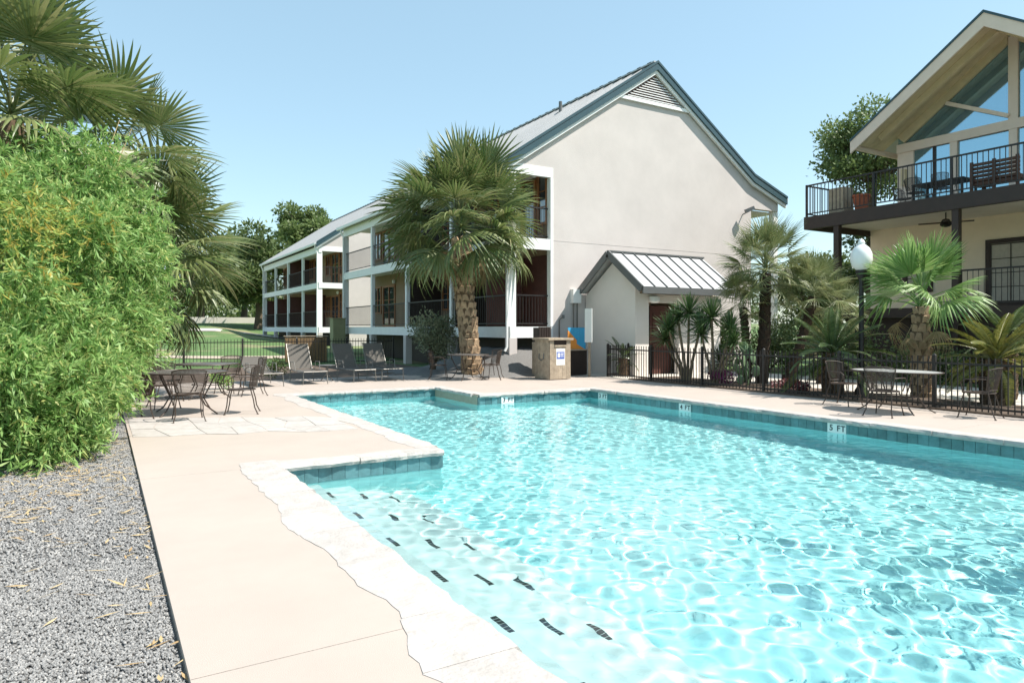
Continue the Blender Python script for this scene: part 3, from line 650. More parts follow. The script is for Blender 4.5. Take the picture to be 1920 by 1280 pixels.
MB().prism([(GC-.13, UW+.3), (6.45, UW+.3), (6.45, zw(6.45,-.14)), (GC-.13, zw(GC-.13,-.14))], 'x', WXl+.05, WXl+.07).build('pane', M['bluglass'], lo)
MB().beam((WXl-.05, 11.9, zw(11.9,-.55)), (WXl-.05, GC+.1, UW+.42), .12, .12, up=(1,0,0)).build('brace', M['pinkstucco'], lo)
RX0, RX1 = 22.15, 32.0
for sgn in (1, -1):
    e = GC+sgn*4.15; ze = zw(e)
    MB().prism([(e, ze), (GC, zw(GC)), (GC, zw(GC)-.10), (e, ze-.10)], 'x', RX0, RX1).build('roof_slope', M['roofm'], lo)
    d = Vector((0, e-GC, ze-zw(GC))); nn = Vector((0, -d.z*sgn, abs(d.y))).normalized()
    for t0, t1, x0_, x1_, mt_, nm in ((.06, -.02, RX0-.10, RX0-.001, 'teal', 'drip_edge'), (-.021, -.42, RX0-.07, RX0-.002, 'pinkstucco', 'rake_fascia')):
        ee = .0008*sgn
        MB().prism([(e, ze+t0), (GC+ee, zw(GC)+t0), (GC+ee, zw(GC)+t1), (e, ze+t1)], 'x', x0_, x1_).build(nm, M[mt_], lo)
    MB().prism([(GC+sgn*3.55, zw(GC+3.55)-.15), (GC+sgn*.14, zw(GC+.14)-.15), (GC+sgn*.14, zw(GC+.14)-.42), (GC+sgn*3.3, zw(GC+3.55)-.40)], 'x', WXl-.05, WXl+.04).build('wall_rafter', M['tan'], lo)
    Ls = d.length; npk = 9; dv = d.normalized()
    for k in range(npk):                              # soffit boards run across the overhang
        xk = RX0+.02+k*(WXl+.06-RX0-.02)/npk; xk2 = xk+(WXl+.06-RX0-.02)/npk-.006
        a = Vector((0, GC, zw(GC)))-nn*.125+dv*.10; b_ = Vector((0, e, ze))-nn*.125
        MB().beam(Vector(((xk+xk2)/2, a.y, a.z)), Vector(((xk+xk2)/2, b_.y, b_.z)), xk2-xk, .02, up=nn).build('soffit_board', M['tan'], lo)
    for xk in (22.95,):
        a = Vector((xk, GC, zw(GC)))-nn*.24+dv*.2; b_ = Vector((xk, e, ze))-nn*.24+(-dv)*.5
        MB().beam(a, b_, .14, .20, up=nn).build('rafter', M['tan'], lo)
    MB().beam(Vector((RX0, e, ze-.14)), Vector((RX1, e, ze-.14)), .08, .22).build('eave_fascia', M['pinkstucco'], lo)
MB().box(WXl-.14, WXl-.001, 13.22, 13.36, BF+1.2, BF+1.75).build('wall_lamp', M['tan'], lo)
# dim interior behind the glass is the pane itself; balcony things
pl = thing('planter_box', 'grey plank planter box at the balcony corner', 'planter', (20.9, 13.7, BF))
for k in range(5): MB().box(20.66+k*.1, 20.755+k*.1, 13.45, 14.0, BF+.001, BF+.86).build('plank', M['weathered'], pl)
pot = tag(MB().lathe([(.17,0),(.25,.45),(.28,.46),(.28,.52),(.24,.52),(.22,.3)], 18, (20.85,12.98,BF)).build('terracotta_pot', M['terracotta'], None, True), 'round terracotta pot beside the balcony planter', 'pot')
ch = thing('slatted_sofa', 'reddish slatted wooden sofa on the lodge balcony', 'sofa', (21.5, 9.3, BF))
for k in range(6): MB().box(21.25, 21.31, 8.75, 9.95, BF+.3+k*.11, BF+.38+k*.11).build('slat', M['brick'], ch)
for yy in (8.78, 9.35, 9.92): MB().box(21.2, 21.249, yy-.04, yy+.04, BF+.001, BF+.97).build('post', M['brick'], ch)
MB().box(21.32, 21.95, 8.75, 9.95, BF+.36, BF+.46).build('seat', M['brick'], ch)
for yy in (8.8, 9.9): MB().box(21.85, 21.93, yy-.04, yy+.04, BF+.001, BF+.359).build('leg', M['brick'], ch)

# ============================================================ fences
def fence(label, a, b, h, rail_h=.09, sp=.1, post=2.0, zf=None, indiv=True):
    o = thing('metal_fence', label, 'fence', (a[0], a[1], 0)); a = Vector((*a,0)); b = Vector((*b,0)); d = b-a; L_ = d.length; d.normalize(); up = Vector((0,0,1))
    MB().beam(a+up*(h-.12), b+up*(h-.12), .03, .035).build('rail', M['dkmetal'], o)
    MB().beam(a+up*rail_h, b+up*rail_h, .03, .035).build('rail', M['dkmetal'], o)
    npst = max(1, round(L_/post))
    pm = MB().box(-.03, .03, -.03, .03, -.05, h+.02).add([(-.03,-.03,h+.02),(.03,-.03,h+.02),(.03,.03,h+.02),(-.03,.03,h+.02),(0,0,h+.06)], [(0,1,4),(1,2,4),(2,3,4),(3,0,4)]).mesh('post', M['dkmetal'])
    for i in range(npst+1): link('post', pm, o, Matrix.Translation(a+d*(L_*i/npst)))
    km = MB().box(-.008, .008, -.008, .008, .03, h).mesh('picket', M['dkmetal'])
    n = round(L_/sp)
    for i in range(1, n): link('picket', km, o, Matrix.Translation(a+d*(L_*i/n)))
    return o
fence('black metal picket fence along the planting bed on the right', (13.2, 3.0), (13.2, 16.3), .97)
fence('short black metal fence return beside the small hut', (13.25, 16.35), (14.05, 16.35), .97)
fence('black metal picket fence along the lawn behind the loungers', (-1.5, 28.2), (10.9, 28.2), 1.05, sp=.12)
wp = thing('plank_enclosure', 'brown wooden plank screen behind the lawn fence', 'screen', (7.4, 29.3, 0))
for k in range(11): MB().box(6.55+k*.16, 6.55+k*.16+.152, 29.3, 29.33, -.05, 1.10+random.uniform(-.01,.01)).build('plank', M['plank'], wp)
MB().box(6.55, 8.3, 29.331, 29.4, .85, .95).build('rail', M['plank'], wp)
MB().box(6.5, 8.36, 29.27, 29.42, 1.125, 1.16).build('cap', M['weathered'], wp)
ut = thing('utility_cabinet', 'olive utility cabinet beside the far gallery post', 'cabinet', (10.55, 35.3, .3))
MB().box(10.25, 10.9, 35.0, 35.6, .15, 1.95).build('cabinet', M['utility'], ut); MB().box(10.22, 10.93, 34.97, 35.63, 1.951, 2.0).build('lid', M['utility'], ut)
MB().box(10.3, 10.58, 34.98, 34.999, .3, 1.85).box(10.6, 10.85, 34.98, 34.999, .3, 1.85).build('door', M['utility'], ut)
rw_ = tag(MB().box(-60, 16, 80, 80.5, 1.3, 2.62).build('retaining_wall', M['concrete2']), 'low pale concrete wall beyond the far driveway', 'wall')

# ============================================================ deck furniture
def arc(r, a0, a1, n, z=0, c=(0,0)): return [(c[0]+r*math.cos(R(a0+(a1-a0)*i/n)), c[1]+r*math.sin(R(a0+(a1-a0)*i/n)), z) for i in range(n+1)]
def make_chair():
    P = {}
    b = MB(); ring = arc(.235, 0, 360, 20, .42); b.tube(ring, .010, 6, False); P['seat_frame'] = b.mesh('seat_frame', M['iron'], True)
    b = MB()
    for k in range(-12, 13):
        c = k*.0188; hw = math.sqrt(max(0, .232**2-c*c))
        if hw > .03:
            b.box(c-.0032, c+.0032, -hw, hw, .4165, .4185); b.box(-hw, hw, c-.0032, c+.0032, .4188, .4205)
    P['seat'] = b.mesh('seat', M['iron'])
    def bp(u, v):                                   # point on the curved tilted back: u -1..1 , v 0..1
        a = R(270+u*52); r = .245+.075*v; return Vector((r*math.cos(a)*1.0, r*math.sin(a), .47+v*.37-.04*abs(u)**3*v))
    b = MB(); b.tube([bp(-1, t/6) for t in range(7)]+[bp(-1+2*t/14, 1) for t in range(1, 14)]+[bp(1, 1-t/6) for t in range(7)], .010, 6); b.tube([bp(-1+2*t/14, 0) for t in range(15)], .008, 6)
    P['back_frame'] = b.mesh('back_frame', M['iron'], True)
    b = MB()
    for k in range(1, 30):
        u = -1+2*k/30; b.tube([bp(u, 0), bp(u, .5), bp(u, 1)], .0035, 3, False)
    for k in range(1, 16):
        b.tube([bp(-1+2*t/10, k/16) for t in range(11)], .003, 3, False)
    P['backrest'] = b.mesh('backrest', M['iron'])
    for s in (-1, 1):
        b = MB().tube([bp(s, .55), (s*.275, -.02, .655), (s*.29, .12, .65), (s*.285, .19, .60), (s*.235, .17, .42)], .010, 6); P['arm', s] = b.mesh('arm', M['iron'], True)
        b = MB().tube([(s*.17, .165, .42), (s*.20, .20, .3), (s*.20, .215, .15), (s*.225, .25, .0)], .010, 6).lathe([(.018,0),(.018,.012)], 8, (s*.225, .25, 0)); P['leg', s] = b.mesh('leg', M['iron'], True)
        b = MB().tube([tuple(bp(s*.85, 0)), (s*.175, -.17, .42), (s*.20, -.215, .25), (s*.20, -.235, .12), (s*.235, -.29, .0)], .010, 6).lathe([(.018,0),(.018,.012)], 8, (s*.235, -.29, 0)); P['leg', s*2] = b.mesh('leg', M['iron'], True)
    return P
CH = make_chair()
def chair(x, y, face, label, group='wrought iron patio chairs'):
    o = thing('patio_chair', label, 'chair', (x, y, 0), R(face-90), group)
    for k, me in CH.items():
        nm = k if isinstance(k, str) else k[0]
        c = link(nm, me, o, world=False)
    return o
def table(x, y, label, rx=.6, ry=.6, rz=0, top='topmesh'):
    o = thing('patio_table', label, 'table', (x, y, 0), R(rz))
    el = lambda r, z, n=32: [(r*rx*math.cos(2*math.pi*i/n), r*ry*math.sin(2*math.pi*i/n), z) for i in range(n+1)]
    MB().tube(el(1, .72), .013, 6, False).build('rim', M['iron'], o, True, False)
    b = MB(); k = -rx+.02
    while k < rx:
        hw = ry*math.sqrt(max(0, 1-(k/rx)**2))*.99; b.box(k-.006, k+.006, -hw, hw, .7195, .7215); k += .0165
    k = -ry+.02
    while k < ry:
        hw = rx*math.sqrt(max(0, 1-(k/ry)**2))*.99; b.box(-hw, hw, k-.006, k+.006, .722, .724); k += .0165
    b.build('tabletop', M[top], o, world=False)
    for sx in (-1, 1):
        for sy in (-1, 1):
            MB().tube([(sx*rx*.62, sy*ry*.62, .71), (sx*rx*.50, sy*ry*.50, .5), (sx*rx*.36, sy*ry*.36, .28), (sx*rx*.5, sy*ry*.5, .09), (sx*rx*.66, sy*ry*.66, .0)], .013, 6).build('leg', M['iron'], o, True, False)
    MB().tube(el(.5, .285, 20), .009, 6, False).build('stretcher', M['iron'], o, True, False)
    return o
table(1.28, 13.25, 'round dark iron mesh table nearest the bamboo, front one of two', .68, .68)
table(1.95, 15.95, 'dark iron mesh table behind the front one by the bamboo', .62, .62)
chair(1.20, 12.15, 88, 'iron chair with its back to the camera at the front left table')
chair(.42, 12.75, 20, 'iron chair nearest the bamboo at the front left table')
chair(2.10, 12.72, 165, 'iron chair seen side-on, pool side of the front left table')
chair(1.0, 14.35, 280, 'iron chair on the far side of the front left table')
chair(2.5, 16.85, 240, 'iron chair on the far side of the rear left table')
chair(2.85, 15.95, 180, 'iron chair on the pool side of the rear left table')
chair(1.15, 15.6, 10, 'iron chair between the two left tables, bamboo side')
table(9.05, 17.55, 'round iron table in front of the tall palm trunk', .6, .6)
chair(8.35, 18.0, -30, 'iron chair left of the table at the tall palm')
chair(9.62, 17.2, 150, 'iron chair right of the table at the tall palm')
chair(9.95, 17.75, 185, 'iron chair behind and right of the palm table, near the gravel bank')
table(12.2, 6.95, 'oval grey-topped iron table by the right fence', .52, .78, 0, 'topgrey')
chair(12.35, 8.05, 270, 'iron chair left of the grey-topped table by the right fence')
chair(11.45, 6.72, 10, 'iron chair with its back to the pool at the grey-topped table')
chair(12.55, 5.75, 100, 'iron chair at the right end of the grey-topped table')
def lounger(x, y, rz, label, back=58):
    o = thing('sun_lounger', label, 'sun lounger', (x, y, 0), R(rz), 'sling loungers on the far deck')
    for s in (-1, 1):
        MB().tube([(s*.31,-.3,.34),(s*.31,.4,.335),(s*.31,1.05,.335)], .014, 6).build('side_rail', M['lightmetal'], o, True, False)
        for yy in (-.25, 1.0): MB().tube([(s*.31,yy,.335),(s*.315,yy+.02,.17),(s*.33,yy+.03,0)], .012, 6).build('leg', M['lightmetal'], o, True, False)
        MB().tube([(s*.33,-.12,.34),(s*.345,-.10,.56),(s*.345,.25,.56),(s*.335,.33,.34)], .011, 6).build('arm', M['lightmetal'], o, True, False)
    cb, sb = math.cos(R(back)), math.sin(R(back)); bt = Vector((0, -.3-.82*cb, .34+.82*sb))
    MB().tube([(-.31,-.3,.34), (-.30,bt.y,bt.z), (.30,bt.y,bt.z), (.31,-.3,.34)], .014, 6).build('back_frame', M['lightmetal'], o, True, False)
    MB().tube([(-.31,1.05,.335),(.31,1.05,.335)], .013, 6).build('end_bar', M['lightmetal'], o, True, False)
    b = MB()
    for k in range(9):
        t0, t1 = k/9, (k+1)/9; y0 = -.28+1.31*t0; y1 = -.28+1.31*t1; z0 = .335-.035*math.sin(math.pi*t0); z1 = .335-.035*math.sin(math.pi*t1)
        b.add([(-.30,y0,z0),(.30,y0,z0),(.30,y1,z1),(-.30,y1,z1),(-.30,y0,z0-.006),(.30,y0,z0-.006),(.30,y1,z1-.006),(-.30,y1,z1-.006)], [(0,1,2,3),(7,6,5,4),(0,3,7,4),(1,5,6,2)])
    b.build('seat', M['sling'], o, True, False)
    b = MB()
    for k in range(6):
        t0, t1 = k/6+.01, (k+1)/6+.01-.01*(k == 5); f = lambda t: (-.3-.80*t*cb, .345+.80*t*sb-.02*math.sin(math.pi*t))
        (y0, z0), (y1, z1) = f(t0), f(t1)
        b.add([(-.285,y0,z0),(.285,y0,z0),(.285,y1,z1),(-.285,y1,z1)], [(0,1,2,3)])
    b.build('backrest', M['sling'], o, True, False)
    return o
lounger(3.6, 18.95, 183, 'sling lounger farthest left, partly behind the iron chairs', 25)
lounger(4.8, 19.15, 182, 'sling lounger with raised back, second from the left')
lounger(6.15, 19.25, 184, 'sling lounger with raised back, third from the left beside a small table')
lounger(7.05, 19.3, 180, 'sling lounger nearest the tall palm')
st = thing('side_table', 'small round table between two loungers', 'table', (5.42, 19.1, 0))
MB().lathe([(.24,.44),(.24,.455)], 20).build('tabletop', M['lightmetal'], st, True, False)
for k in range(3):
    a = R(120*k+20); MB().tube([(.03*math.cos(a), .03*math.sin(a), .44), (.03*math.cos(a), .03*math.sin(a), .2), (.2*math.cos(a), .2*math.sin(a), 0)], .012, 6).build('leg', M['lightmetal'], st, True, False)
# litter bin, sign, panel
bn = thing('litter_bin', 'weathered plank litter bin with slot and notice, by the hut', 'litter bin', (10.95, 16.15, 0))
bx0, bx1, by0, by1 = 10.95, 11.68, 16.15, 16.88
for k in range(5):
    xk = bx0+k*.146
    MB().box(xk+.003, xk+.143, by0-.02, by0-.001, .02, 1.0 if k in (1, 2, 3) else 1.14).build('plank', M['weathered'], bn)
    MB().box(bx0-.02, bx0-.001, by0+k*.146+.003, by0+k*.146+.143, .02, 1.14).build('plank', M['weathered'], bn)
MB().box(bx0, bx1, by0, by1, .02, 1.13).build('inner_box', M['darkwood'], bn)
MB().box(bx0-.07, bx1+.07, by0-.07, by1+.07, 1.141, 1.2).build('lid', M['weathered'], bn)
MB().box(11.12, 11.52, by0-.045, by0-.021, .95, 1.0).build('slot_ledge', M['weathered'], bn)
MB().box(11.17, 11.47, by0-.026, by0-.0205, .42, .90).build('notice', M['signwhite'], bn)
nb2 = MB().box(11.19, 11.45, by0-.029, by0-.0265, .60, .80).build('notice_print', M['blue'], bn)
for a in ((11.215,11.30,.64,.77),(11.32,11.43,.74,.765),(11.32,11.42,.70,.72),(11.32,11.43,.655,.675)): MB().box(a[0], a[1], by0-.031, by0-.0295, a[2], a[3]).build('print_mark', M['signwhite'], nb2)
MB().tube([(bx0-.03,16.4,.75),(bx0-.04,16.4,.6),(bx0-.04,16.52,.55),(bx0-.04,16.64,.6),(bx0-.03,16.64,.75)], .012, 6).build('handle', M['greytrim'], bn, True)
sg = thing('rules_board', 'tall white notice board on a post beside the litter bin', 'sign', (12.72, 16.6, 0), R(-72))
MB().box(-.03, .03, -.03, .03, 0, 1.9).build('post', M['weathered'], sg, world=False)
MB().box(-.13, .13, -.055, -.031, 1.05, 2.08).build('board', M['signwhite'], sg, world=False)
cp = thing('colour_panel', 'panel with blue and orange diagonal stripes behind the litter bin', 'panel', (12.2, 17.6, 0))
MB().box(12.5, 13.2, 17.35, 17.9, .0, .78).build('cart', M['darkwood'], cp); MB().box(12.45, 13.25, 17.3, 17.95, .781, .82).build('cart_top', M['weathered'], cp)
for k in range(6):
    x0 = 12.5+k*.115
    MB().prism([(x0, .825), (x0+.11, .825), (x0+.11, 1.32-.11*k if k < 3 else 1.1-.06*k), (x0, 1.42-.11*k if k < 3 else 1.16-.06*k)], 'y', 17.40, 17.43).build('stripe', M['orange'], cp)
    MB().prism([(x0, (1.42-.11*k if k < 3 else 1.16-.06*k)+.004), (x0+.11, (1.32-.11*k if k < 3 else 1.1-.06*k)+.004), (x0+.11, 1.5), (x0, 1.5)], 'y', 17.40, 17.43).build('stripe', M['cyan'], cp)
sb_ = thing('slatted_box', 'brown slatted box standing behind the litter bin', 'box', (11.6, 17.5, 0))
MB().box(11.42, 11.85, 17.4, 17.8, -.02, 1.05).build('stand', M['weathered'], sb_)
for k in range(5): MB().box(11.42+k*.088, 11.42+k*.088+.07, 17.38, 17.44, 1.06, 1.52).build('slat', M['darkwood'], sb_)
MB().box(11.43, 11.84, 17.445, 17.75, 1.055, 1.5).build('body', M['darkwood'], sb_)
# lamp post
lp = thing('lamp_post', 'black lamp post with white acorn globe behind the right fence', 'street lamp', (14.3, 8.9, 0))
MB().lathe([(.14,0),(.14,.12),(.09,.2),(.06,.5),(.048,2.45),(.05,2.55),(.09,2.62),(.12,2.72),(.12,2.76)], 16).build('pole', M['dkmetal'], lp, True, False)
MB().lathe([(.10,2.76),(.19,2.84),(.225,2.98),(.215,3.12),(.165,3.24),(.09,3.31),(.06,3.33),(.075,3.36),(.06,3.40),(.02,3.44),(.003,3.46)], 24).build('globe', M['globe'], lp, True, False)
# balcony furniture
bt_ = thing('balcony_table', 'dark patio table with chairs on the lodge balcony', 'table', (22.2, 11.1, BF))
MB().box(21.75, 22.65, 10.4, 11.9, BF+.70, BF+.74).build('tabletop', M['dkmetal'], bt_)
for x in (21.8, 22.6):
    for y in (10.45, 11.85): MB().box(x-.03, x+.03, y-.03, y+.03, BF+.001, BF+.699).build('leg', M['dkmetal'], bt_)
for (x, y, f_, lb) in ((21.45, 11.6, 0, 'dark chair at the left front of the balcony table'), (21.45, 10.8, 0, 'dark chair at the right front of the balcony table'), (22.2, 12.4, 270, 'dark chair at the left end of the balcony table'), (22.2, 10.0, 90, 'dark chair at the right end of the balcony table')):
    c_ = chair(x, y, f_, lb, 'balcony chairs'); c_.location.z = BF

# ============================================================ plants
def fan_leaf(name, mat, R_, nseg, spread, droop, pet, split, seed, pw=.02, curl=.25, gap=.0):
    """fan leaf: petiole along +Y from the origin, pleated blade of separate tapering segments"""
    rg = random.Random(seed); V = []; F = []
    dth = R(spread)/nseg; T = [.04, .3, .52, .72, .88, 1.0]
    for k in range(nseg):
        th = -R(spread)/2+(k+.5)*dth; Ls = R_*(1-.18*(abs(th)/(R(spread)/2))**2)*rg.uniform(.9, 1.06); dr = droop*rg.uniform(.6, 1.5); tw = rg.uniform(-.12,.12)
        b = len(V)
        for t in T:
            r = Ls*t; hw = r*math.tan(dth/2)*(1-gap) if t <= split else Ls*split*math.tan(dth/2)*(1-gap)*max(0, (1-t)/(1-split))**.75
            a = th+tw*max(0, t-split)
            cx_, cy_ = math.sin(a)*r, math.cos(a)*r
            z = -dr*R_*max(0, t-.25)**2 - curl*abs(th)**1.5*r*.5
            dr2 = dr*R_*max(0, t-.55)**2*.9
            cx_ *= (1-.18*dr*t*t); cy_ *= (1-.18*dr*t*t); z -= dr2
            px, py = math.cos(a), -math.sin(a)
            V += [(cx_-px*hw, pet+cy_-py*hw, z), (cx_, pet+cy_, z+hw*.55), (cx_+px*hw, pet+cy_+py*hw, z)]
        for i in range(len(T)-1):
            o = b+3*i; F += [(o, o+1, o+4, o+3), (o+1, o+2, o+5, o+4)]
    mb = MB(); mb.v = V; mb.f = F
    mb.tube([(0,0,0), (0,pet*.5,pet*.06), (0,pet,0), (0,pet+R_*.3,-.02*R_)], [pw, pw*.7, pw*.5, pw*.2], 5)
    me = bpy.data.meshes.new(name); me.from_pydata(mb.v, [], mb.f); me.materials.append(mat); return me
def crown(parent, c, meshes, n, e0, e1, rg, s=(.85, 1.1), az0=0, name='frond', bias=1.0, azr=360):
    for k in range(n):
        t = (k+.5)/n; el = e0+(e1-e0)*t**bias+rg.uniform(-8, 8); az = az0+(k*137.5+rg.uniform(-14, 14)) % azr
        sub = meshes[min(len(meshes)-1, int(t*len(meshes)))]; me = rg.choice(sub)
        m = Matrix.Translation(Vector(c)+Vector((rg.uniform(-.04,.04), rg.uniform(-.04,.04), .25*(1-t)))) @ Matrix.Rotation(R(az), 4, 'Z') @ Matrix.Rotation(R(el), 4, 'X') @ Matrix.Rotation(R(rg.uniform(-42, 42)), 4, 'Y') @ Matrix.Scale(rg.uniform(*s), 4)
        link(name, me, parent, m)
SAB = [[fan_leaf('frond', M['sabal'], 1.28, 30, 225, d, 1.5, .5, sd, .022, .26) for sd in (s0, s0+1, s0+2)] for d, s0 in ((.06, 1), (.16, 5), (.3, 9), (.5, 13))]
DRY = [[fan_leaf('dry_frond', M['dry'], 1.0, 26, 170, .9, 1.0, .3, sd, .02, .5) for sd in (21, 22)]]
def boots(parent, path, rads, mat, rows, per, size, tilt=28):
    pm = MB().add([(-.5*size,0,-.45*size),(.5*size,0,-.45*size),(.30*size,.20*size,.55*size),(-.30*size,.20*size,.55*size),(-.5*size,-.12,-.45*size),(.5*size,-.12,-.45*size),(.24*size,.05*size,.62*size),(-.24*size,.05*size,.62*size)],
                  [(0,1,2,3),(3,2,6,7),(0,3,7,4),(1,5,6,2),(4,7,6,5),(0,4,5,1)]).mesh('leaf_boot', mat)
    rg = random.Random(len(path)+rows)
    for i in range(rows):
        t = (i+.5)/rows; f = t*(len(path)-1); j = min(int(f), len(path)-2); u = f-j
        c = Vector(path[j]).lerp(Vector(path[j+1]), u); r = rads[j]*(1-u)+rads[j+1]*u
        for k in range(per):
            a = 2*math.pi*(k+.5*(i % 2))/per+rg.uniform(-.06,.06)
            d = Vector((math.sin(a), math.cos(a), 0))
            link('leaf_boot', pm, parent, Matrix.Translation(c+d*r*.98) @ Matrix.Rotation(-a, 4, 'Z') @ Matrix.Rotation(R(rg.uniform(-13, 13)), 4, 'Y') @ Matrix.Scale(rg.uniform(.72, 1.22), 4))
rg = random.Random(11)
# central sabal palm
pt = thing('palm_tree', 'tall fan palm with criss-cross trunk in front of the motel', 'palm tree', (9.85, 18.75, 0))
path = [(9.85,18.75,-.1),(9.80,18.78,.5),(9.72,18.8,1.4),(9.62,18.85,2.4),(9.55,18.9,3.5),(9.53,18.9,4.2)]; rads = [.34,.30,.29,.30,.31,.28]
MB().tube(path, rads, 14).build('trunk', M['palmcore'], pt, True)
boots(pt, path, [r*.95 for r in rads], M['boot'], 21, 9, .23)
crown(pt, (9.53,18.88,4.5), SAB, 54, 90, -36, rg, (.86, 1.16), bias=.9)
crown(pt, (9.53,18.88,4.1), DRY, 9, -38, -55, rg, (.7,.95), 30, 'dry_frond')
# left sabal palms
for (x, y, z, n, lab, e1, sc_) in ((-1.35, 14.6, 5.05, 44, 'fan palm at the upper left edge, above the bamboo', -62, .94), (.15, 15.6, 4.55, 26, 'fan palm with dark leaves between the upper left palm and the lower one', -50, .85), (.75, 16.9, 3.0, 46, 'low drooping fan palm right of the bamboo', -62, .92)):
    pt = thing('palm_tree', lab, 'palm tree', (x, y, 0))
    MB().tube([(x, y, -.1), (x+.02, y, z*.5), (x, y, z)], [.26, .22, .2], 10).build('trunk', M['palmcore'], pt, True)
    crown(pt, (x, y, z), SAB, n, 84, e1, rg, (.85*sc_, 1.1*sc_), bias=.85)
    crown(pt, (x, y, z-.1), DRY, 6, -40, -70, rg, (.8, 1.0), 0, 'dry_frond')
# mediterranean palms
MED = [[fan_leaf('frond', M['med'], .62, 22, 190, d, .62, .34, sd, .012, .15, .05) for sd in (s0, s0+1)] for d, s0 in ((.05, 31), (.15, 35), (.3, 39))]
mp_ = thing('palm_tree', 'spiky grey-green fan palm clump with dark trunks in front of the hut', 'palm tree', (15.2, 12.0, 0))
for (x, y, z, bx_, by_, n, s_) in ((15.15, 12.1, 2.95, 15.1, 12.2, 56, 1.12), (14.85, 12.6, 2.05, 14.9, 12.5, 26, .75), (15.9, 11.2, 2.3, 15.5, 11.7, 34, .9), (16.6, 11.1, 1.7, 16.3, 11.3, 24, .8)):
    MB().tube([(bx_, by_, -.05), ((bx_+x)/2+.05, (by_+y)/2, z*.5), (x, y, z)], [.15*s_, .13*s_, .12*s_], 10).build('trunk', M['dkbark'], mp_, True)
    boots(mp_, [(bx_,by_,.1),((bx_+x)/2+.05,(by_+y)/2,z*.5),(x,y,z)], [.15*s_,.13*s_,.12*s_], M['dkbark'], 12, 6, .12)
    crown(mp_, (x, y, z), MED, n, 85, -42, rg, (.9*s_, 1.15*s_))
# washingtonia
WSH = [[fan_leaf('frond', M['wash'], .86, 30, 175, d, .58, .60, sd, .022, .18) for sd in (s0, s0+1)] for d, s0 in ((.06, 51), (.22, 55), (.6, 59))]
ws = thing('palm_tree', 'young bright green fan palm with stout shaggy trunk behind the right table', 'palm tree', (14.95, 7.95, 0))
path = [(14.95,7.95,-.05),(14.93,7.95,.6),(14.9,7.95,1.2),(14.88,7.95,1.95)]; rads = [.21,.20,.18,.12]
MB().tube(path, rads, 12).build('trunk', M['palmcore'], ws, True)
boots(ws, path, rads, M['boot'], 12, 7, .15)
crown(ws, (14.88,7.95,1.9), WSH, 16, 80, 6, rg, (.92, 1.1), 40)
crown(ws, (14.88,7.95,1.68), DRY, 4, -30, -55, rg, (.45,.6), 10, 'dry_frond')
# cycads
def cycad_frond(name, mat, L_, npair, wl, arcv, seed):
    rg = random.Random(seed); V = []; F = []; pts = []
    for i in range(13):
        t = i/12; a = arcv*t; pts.append(Vector((0, L_*math.sin(a)/max(arcv, .01), -L_*(1-math.cos(a))/max(arcv, .01))))
    for i in range(npair):
        t = .12+.87*i/npair; f = t*12; j = min(int(f), 11); p = pts[j].lerp(pts[j+1], f-j); d = (pts[j+1]-pts[j]).normalized(); up = Vector((1,0,0)).cross(d)
        ll = wl*math.sin(math.pi*(.12+.86*t))**.55*rg.uniform(.9, 1.08)
        for s in (-1, 1):
            dr = (Vector((s,0,0))*.86+d*.42+up*.30).normalized(); q = d*.011
            b = len(V); e = p+dr*ll-up*ll*.22; m_ = p+dr*ll*.55
            V += [p-q*.6, p+q*.6, m_+q, e, m_-q]; F.append((b, b+1, b+2, b+3, b+4))
    mb = MB(); mb.v = [tuple(v) for v in V]; mb.f = F; mb.tube(pts, [.014*(1-.8*i/12) for i in range(13)], 4)
    me = bpy.data.meshes.new(name); me.from_pydata(mb.v, [], mb.f); me.materials.append(mat); return me
CY = [[cycad_frond('frond', M['cycad'], 1.35, 46, .15, a, s)] for a, s in ((.5, 1), (.9, 2), (1.2, 3))]
CYY = [[cycad_frond('frond', M['cycady'], 1.15, 42, .14, a, s)] for a, s in ((.5, 4), (.9, 5), (1.25, 6))]
def cycad(x, y, h, r, fr, n, sc_, label, e1=-8):
    o = thing('cycad', label, 'cycad', (x, y, 0))
    MB().tube([(x, y, -.05), (x, y, h*.5), (x, y, h)], [r*.85, r, r*.8], 12).build('trunk', M['dkbark'], o, True)
    boots(o, [(x,y,.02),(x,y,h)], [r*.9, r*.9], M['palmcore'], max(4, int(h/.1)), 11, .12)
    crown(o, (x, y, h-.15), fr, n, 64, e1, rg, (.85*sc_, 1.08*sc_))
cycad(13.95, 9.35, .92, .24, CY, 34, 1.0, 'dark green cycad on a stout trunk left of the lamp post', -6)
cycad(14.75, 6.45, .88, .30, CYY, 36, 1.02, 'yellow-green cycad at the right edge behind the fence', -4)
cycad(13.75, 16.25, .55, .15, CY, 16, .55, 'small cycad in front of the hut wall', 0)
cycad(16.2, 6.9, 1.3, .2, CY, 20, .8, 'dark cycad behind the yellow-green one')
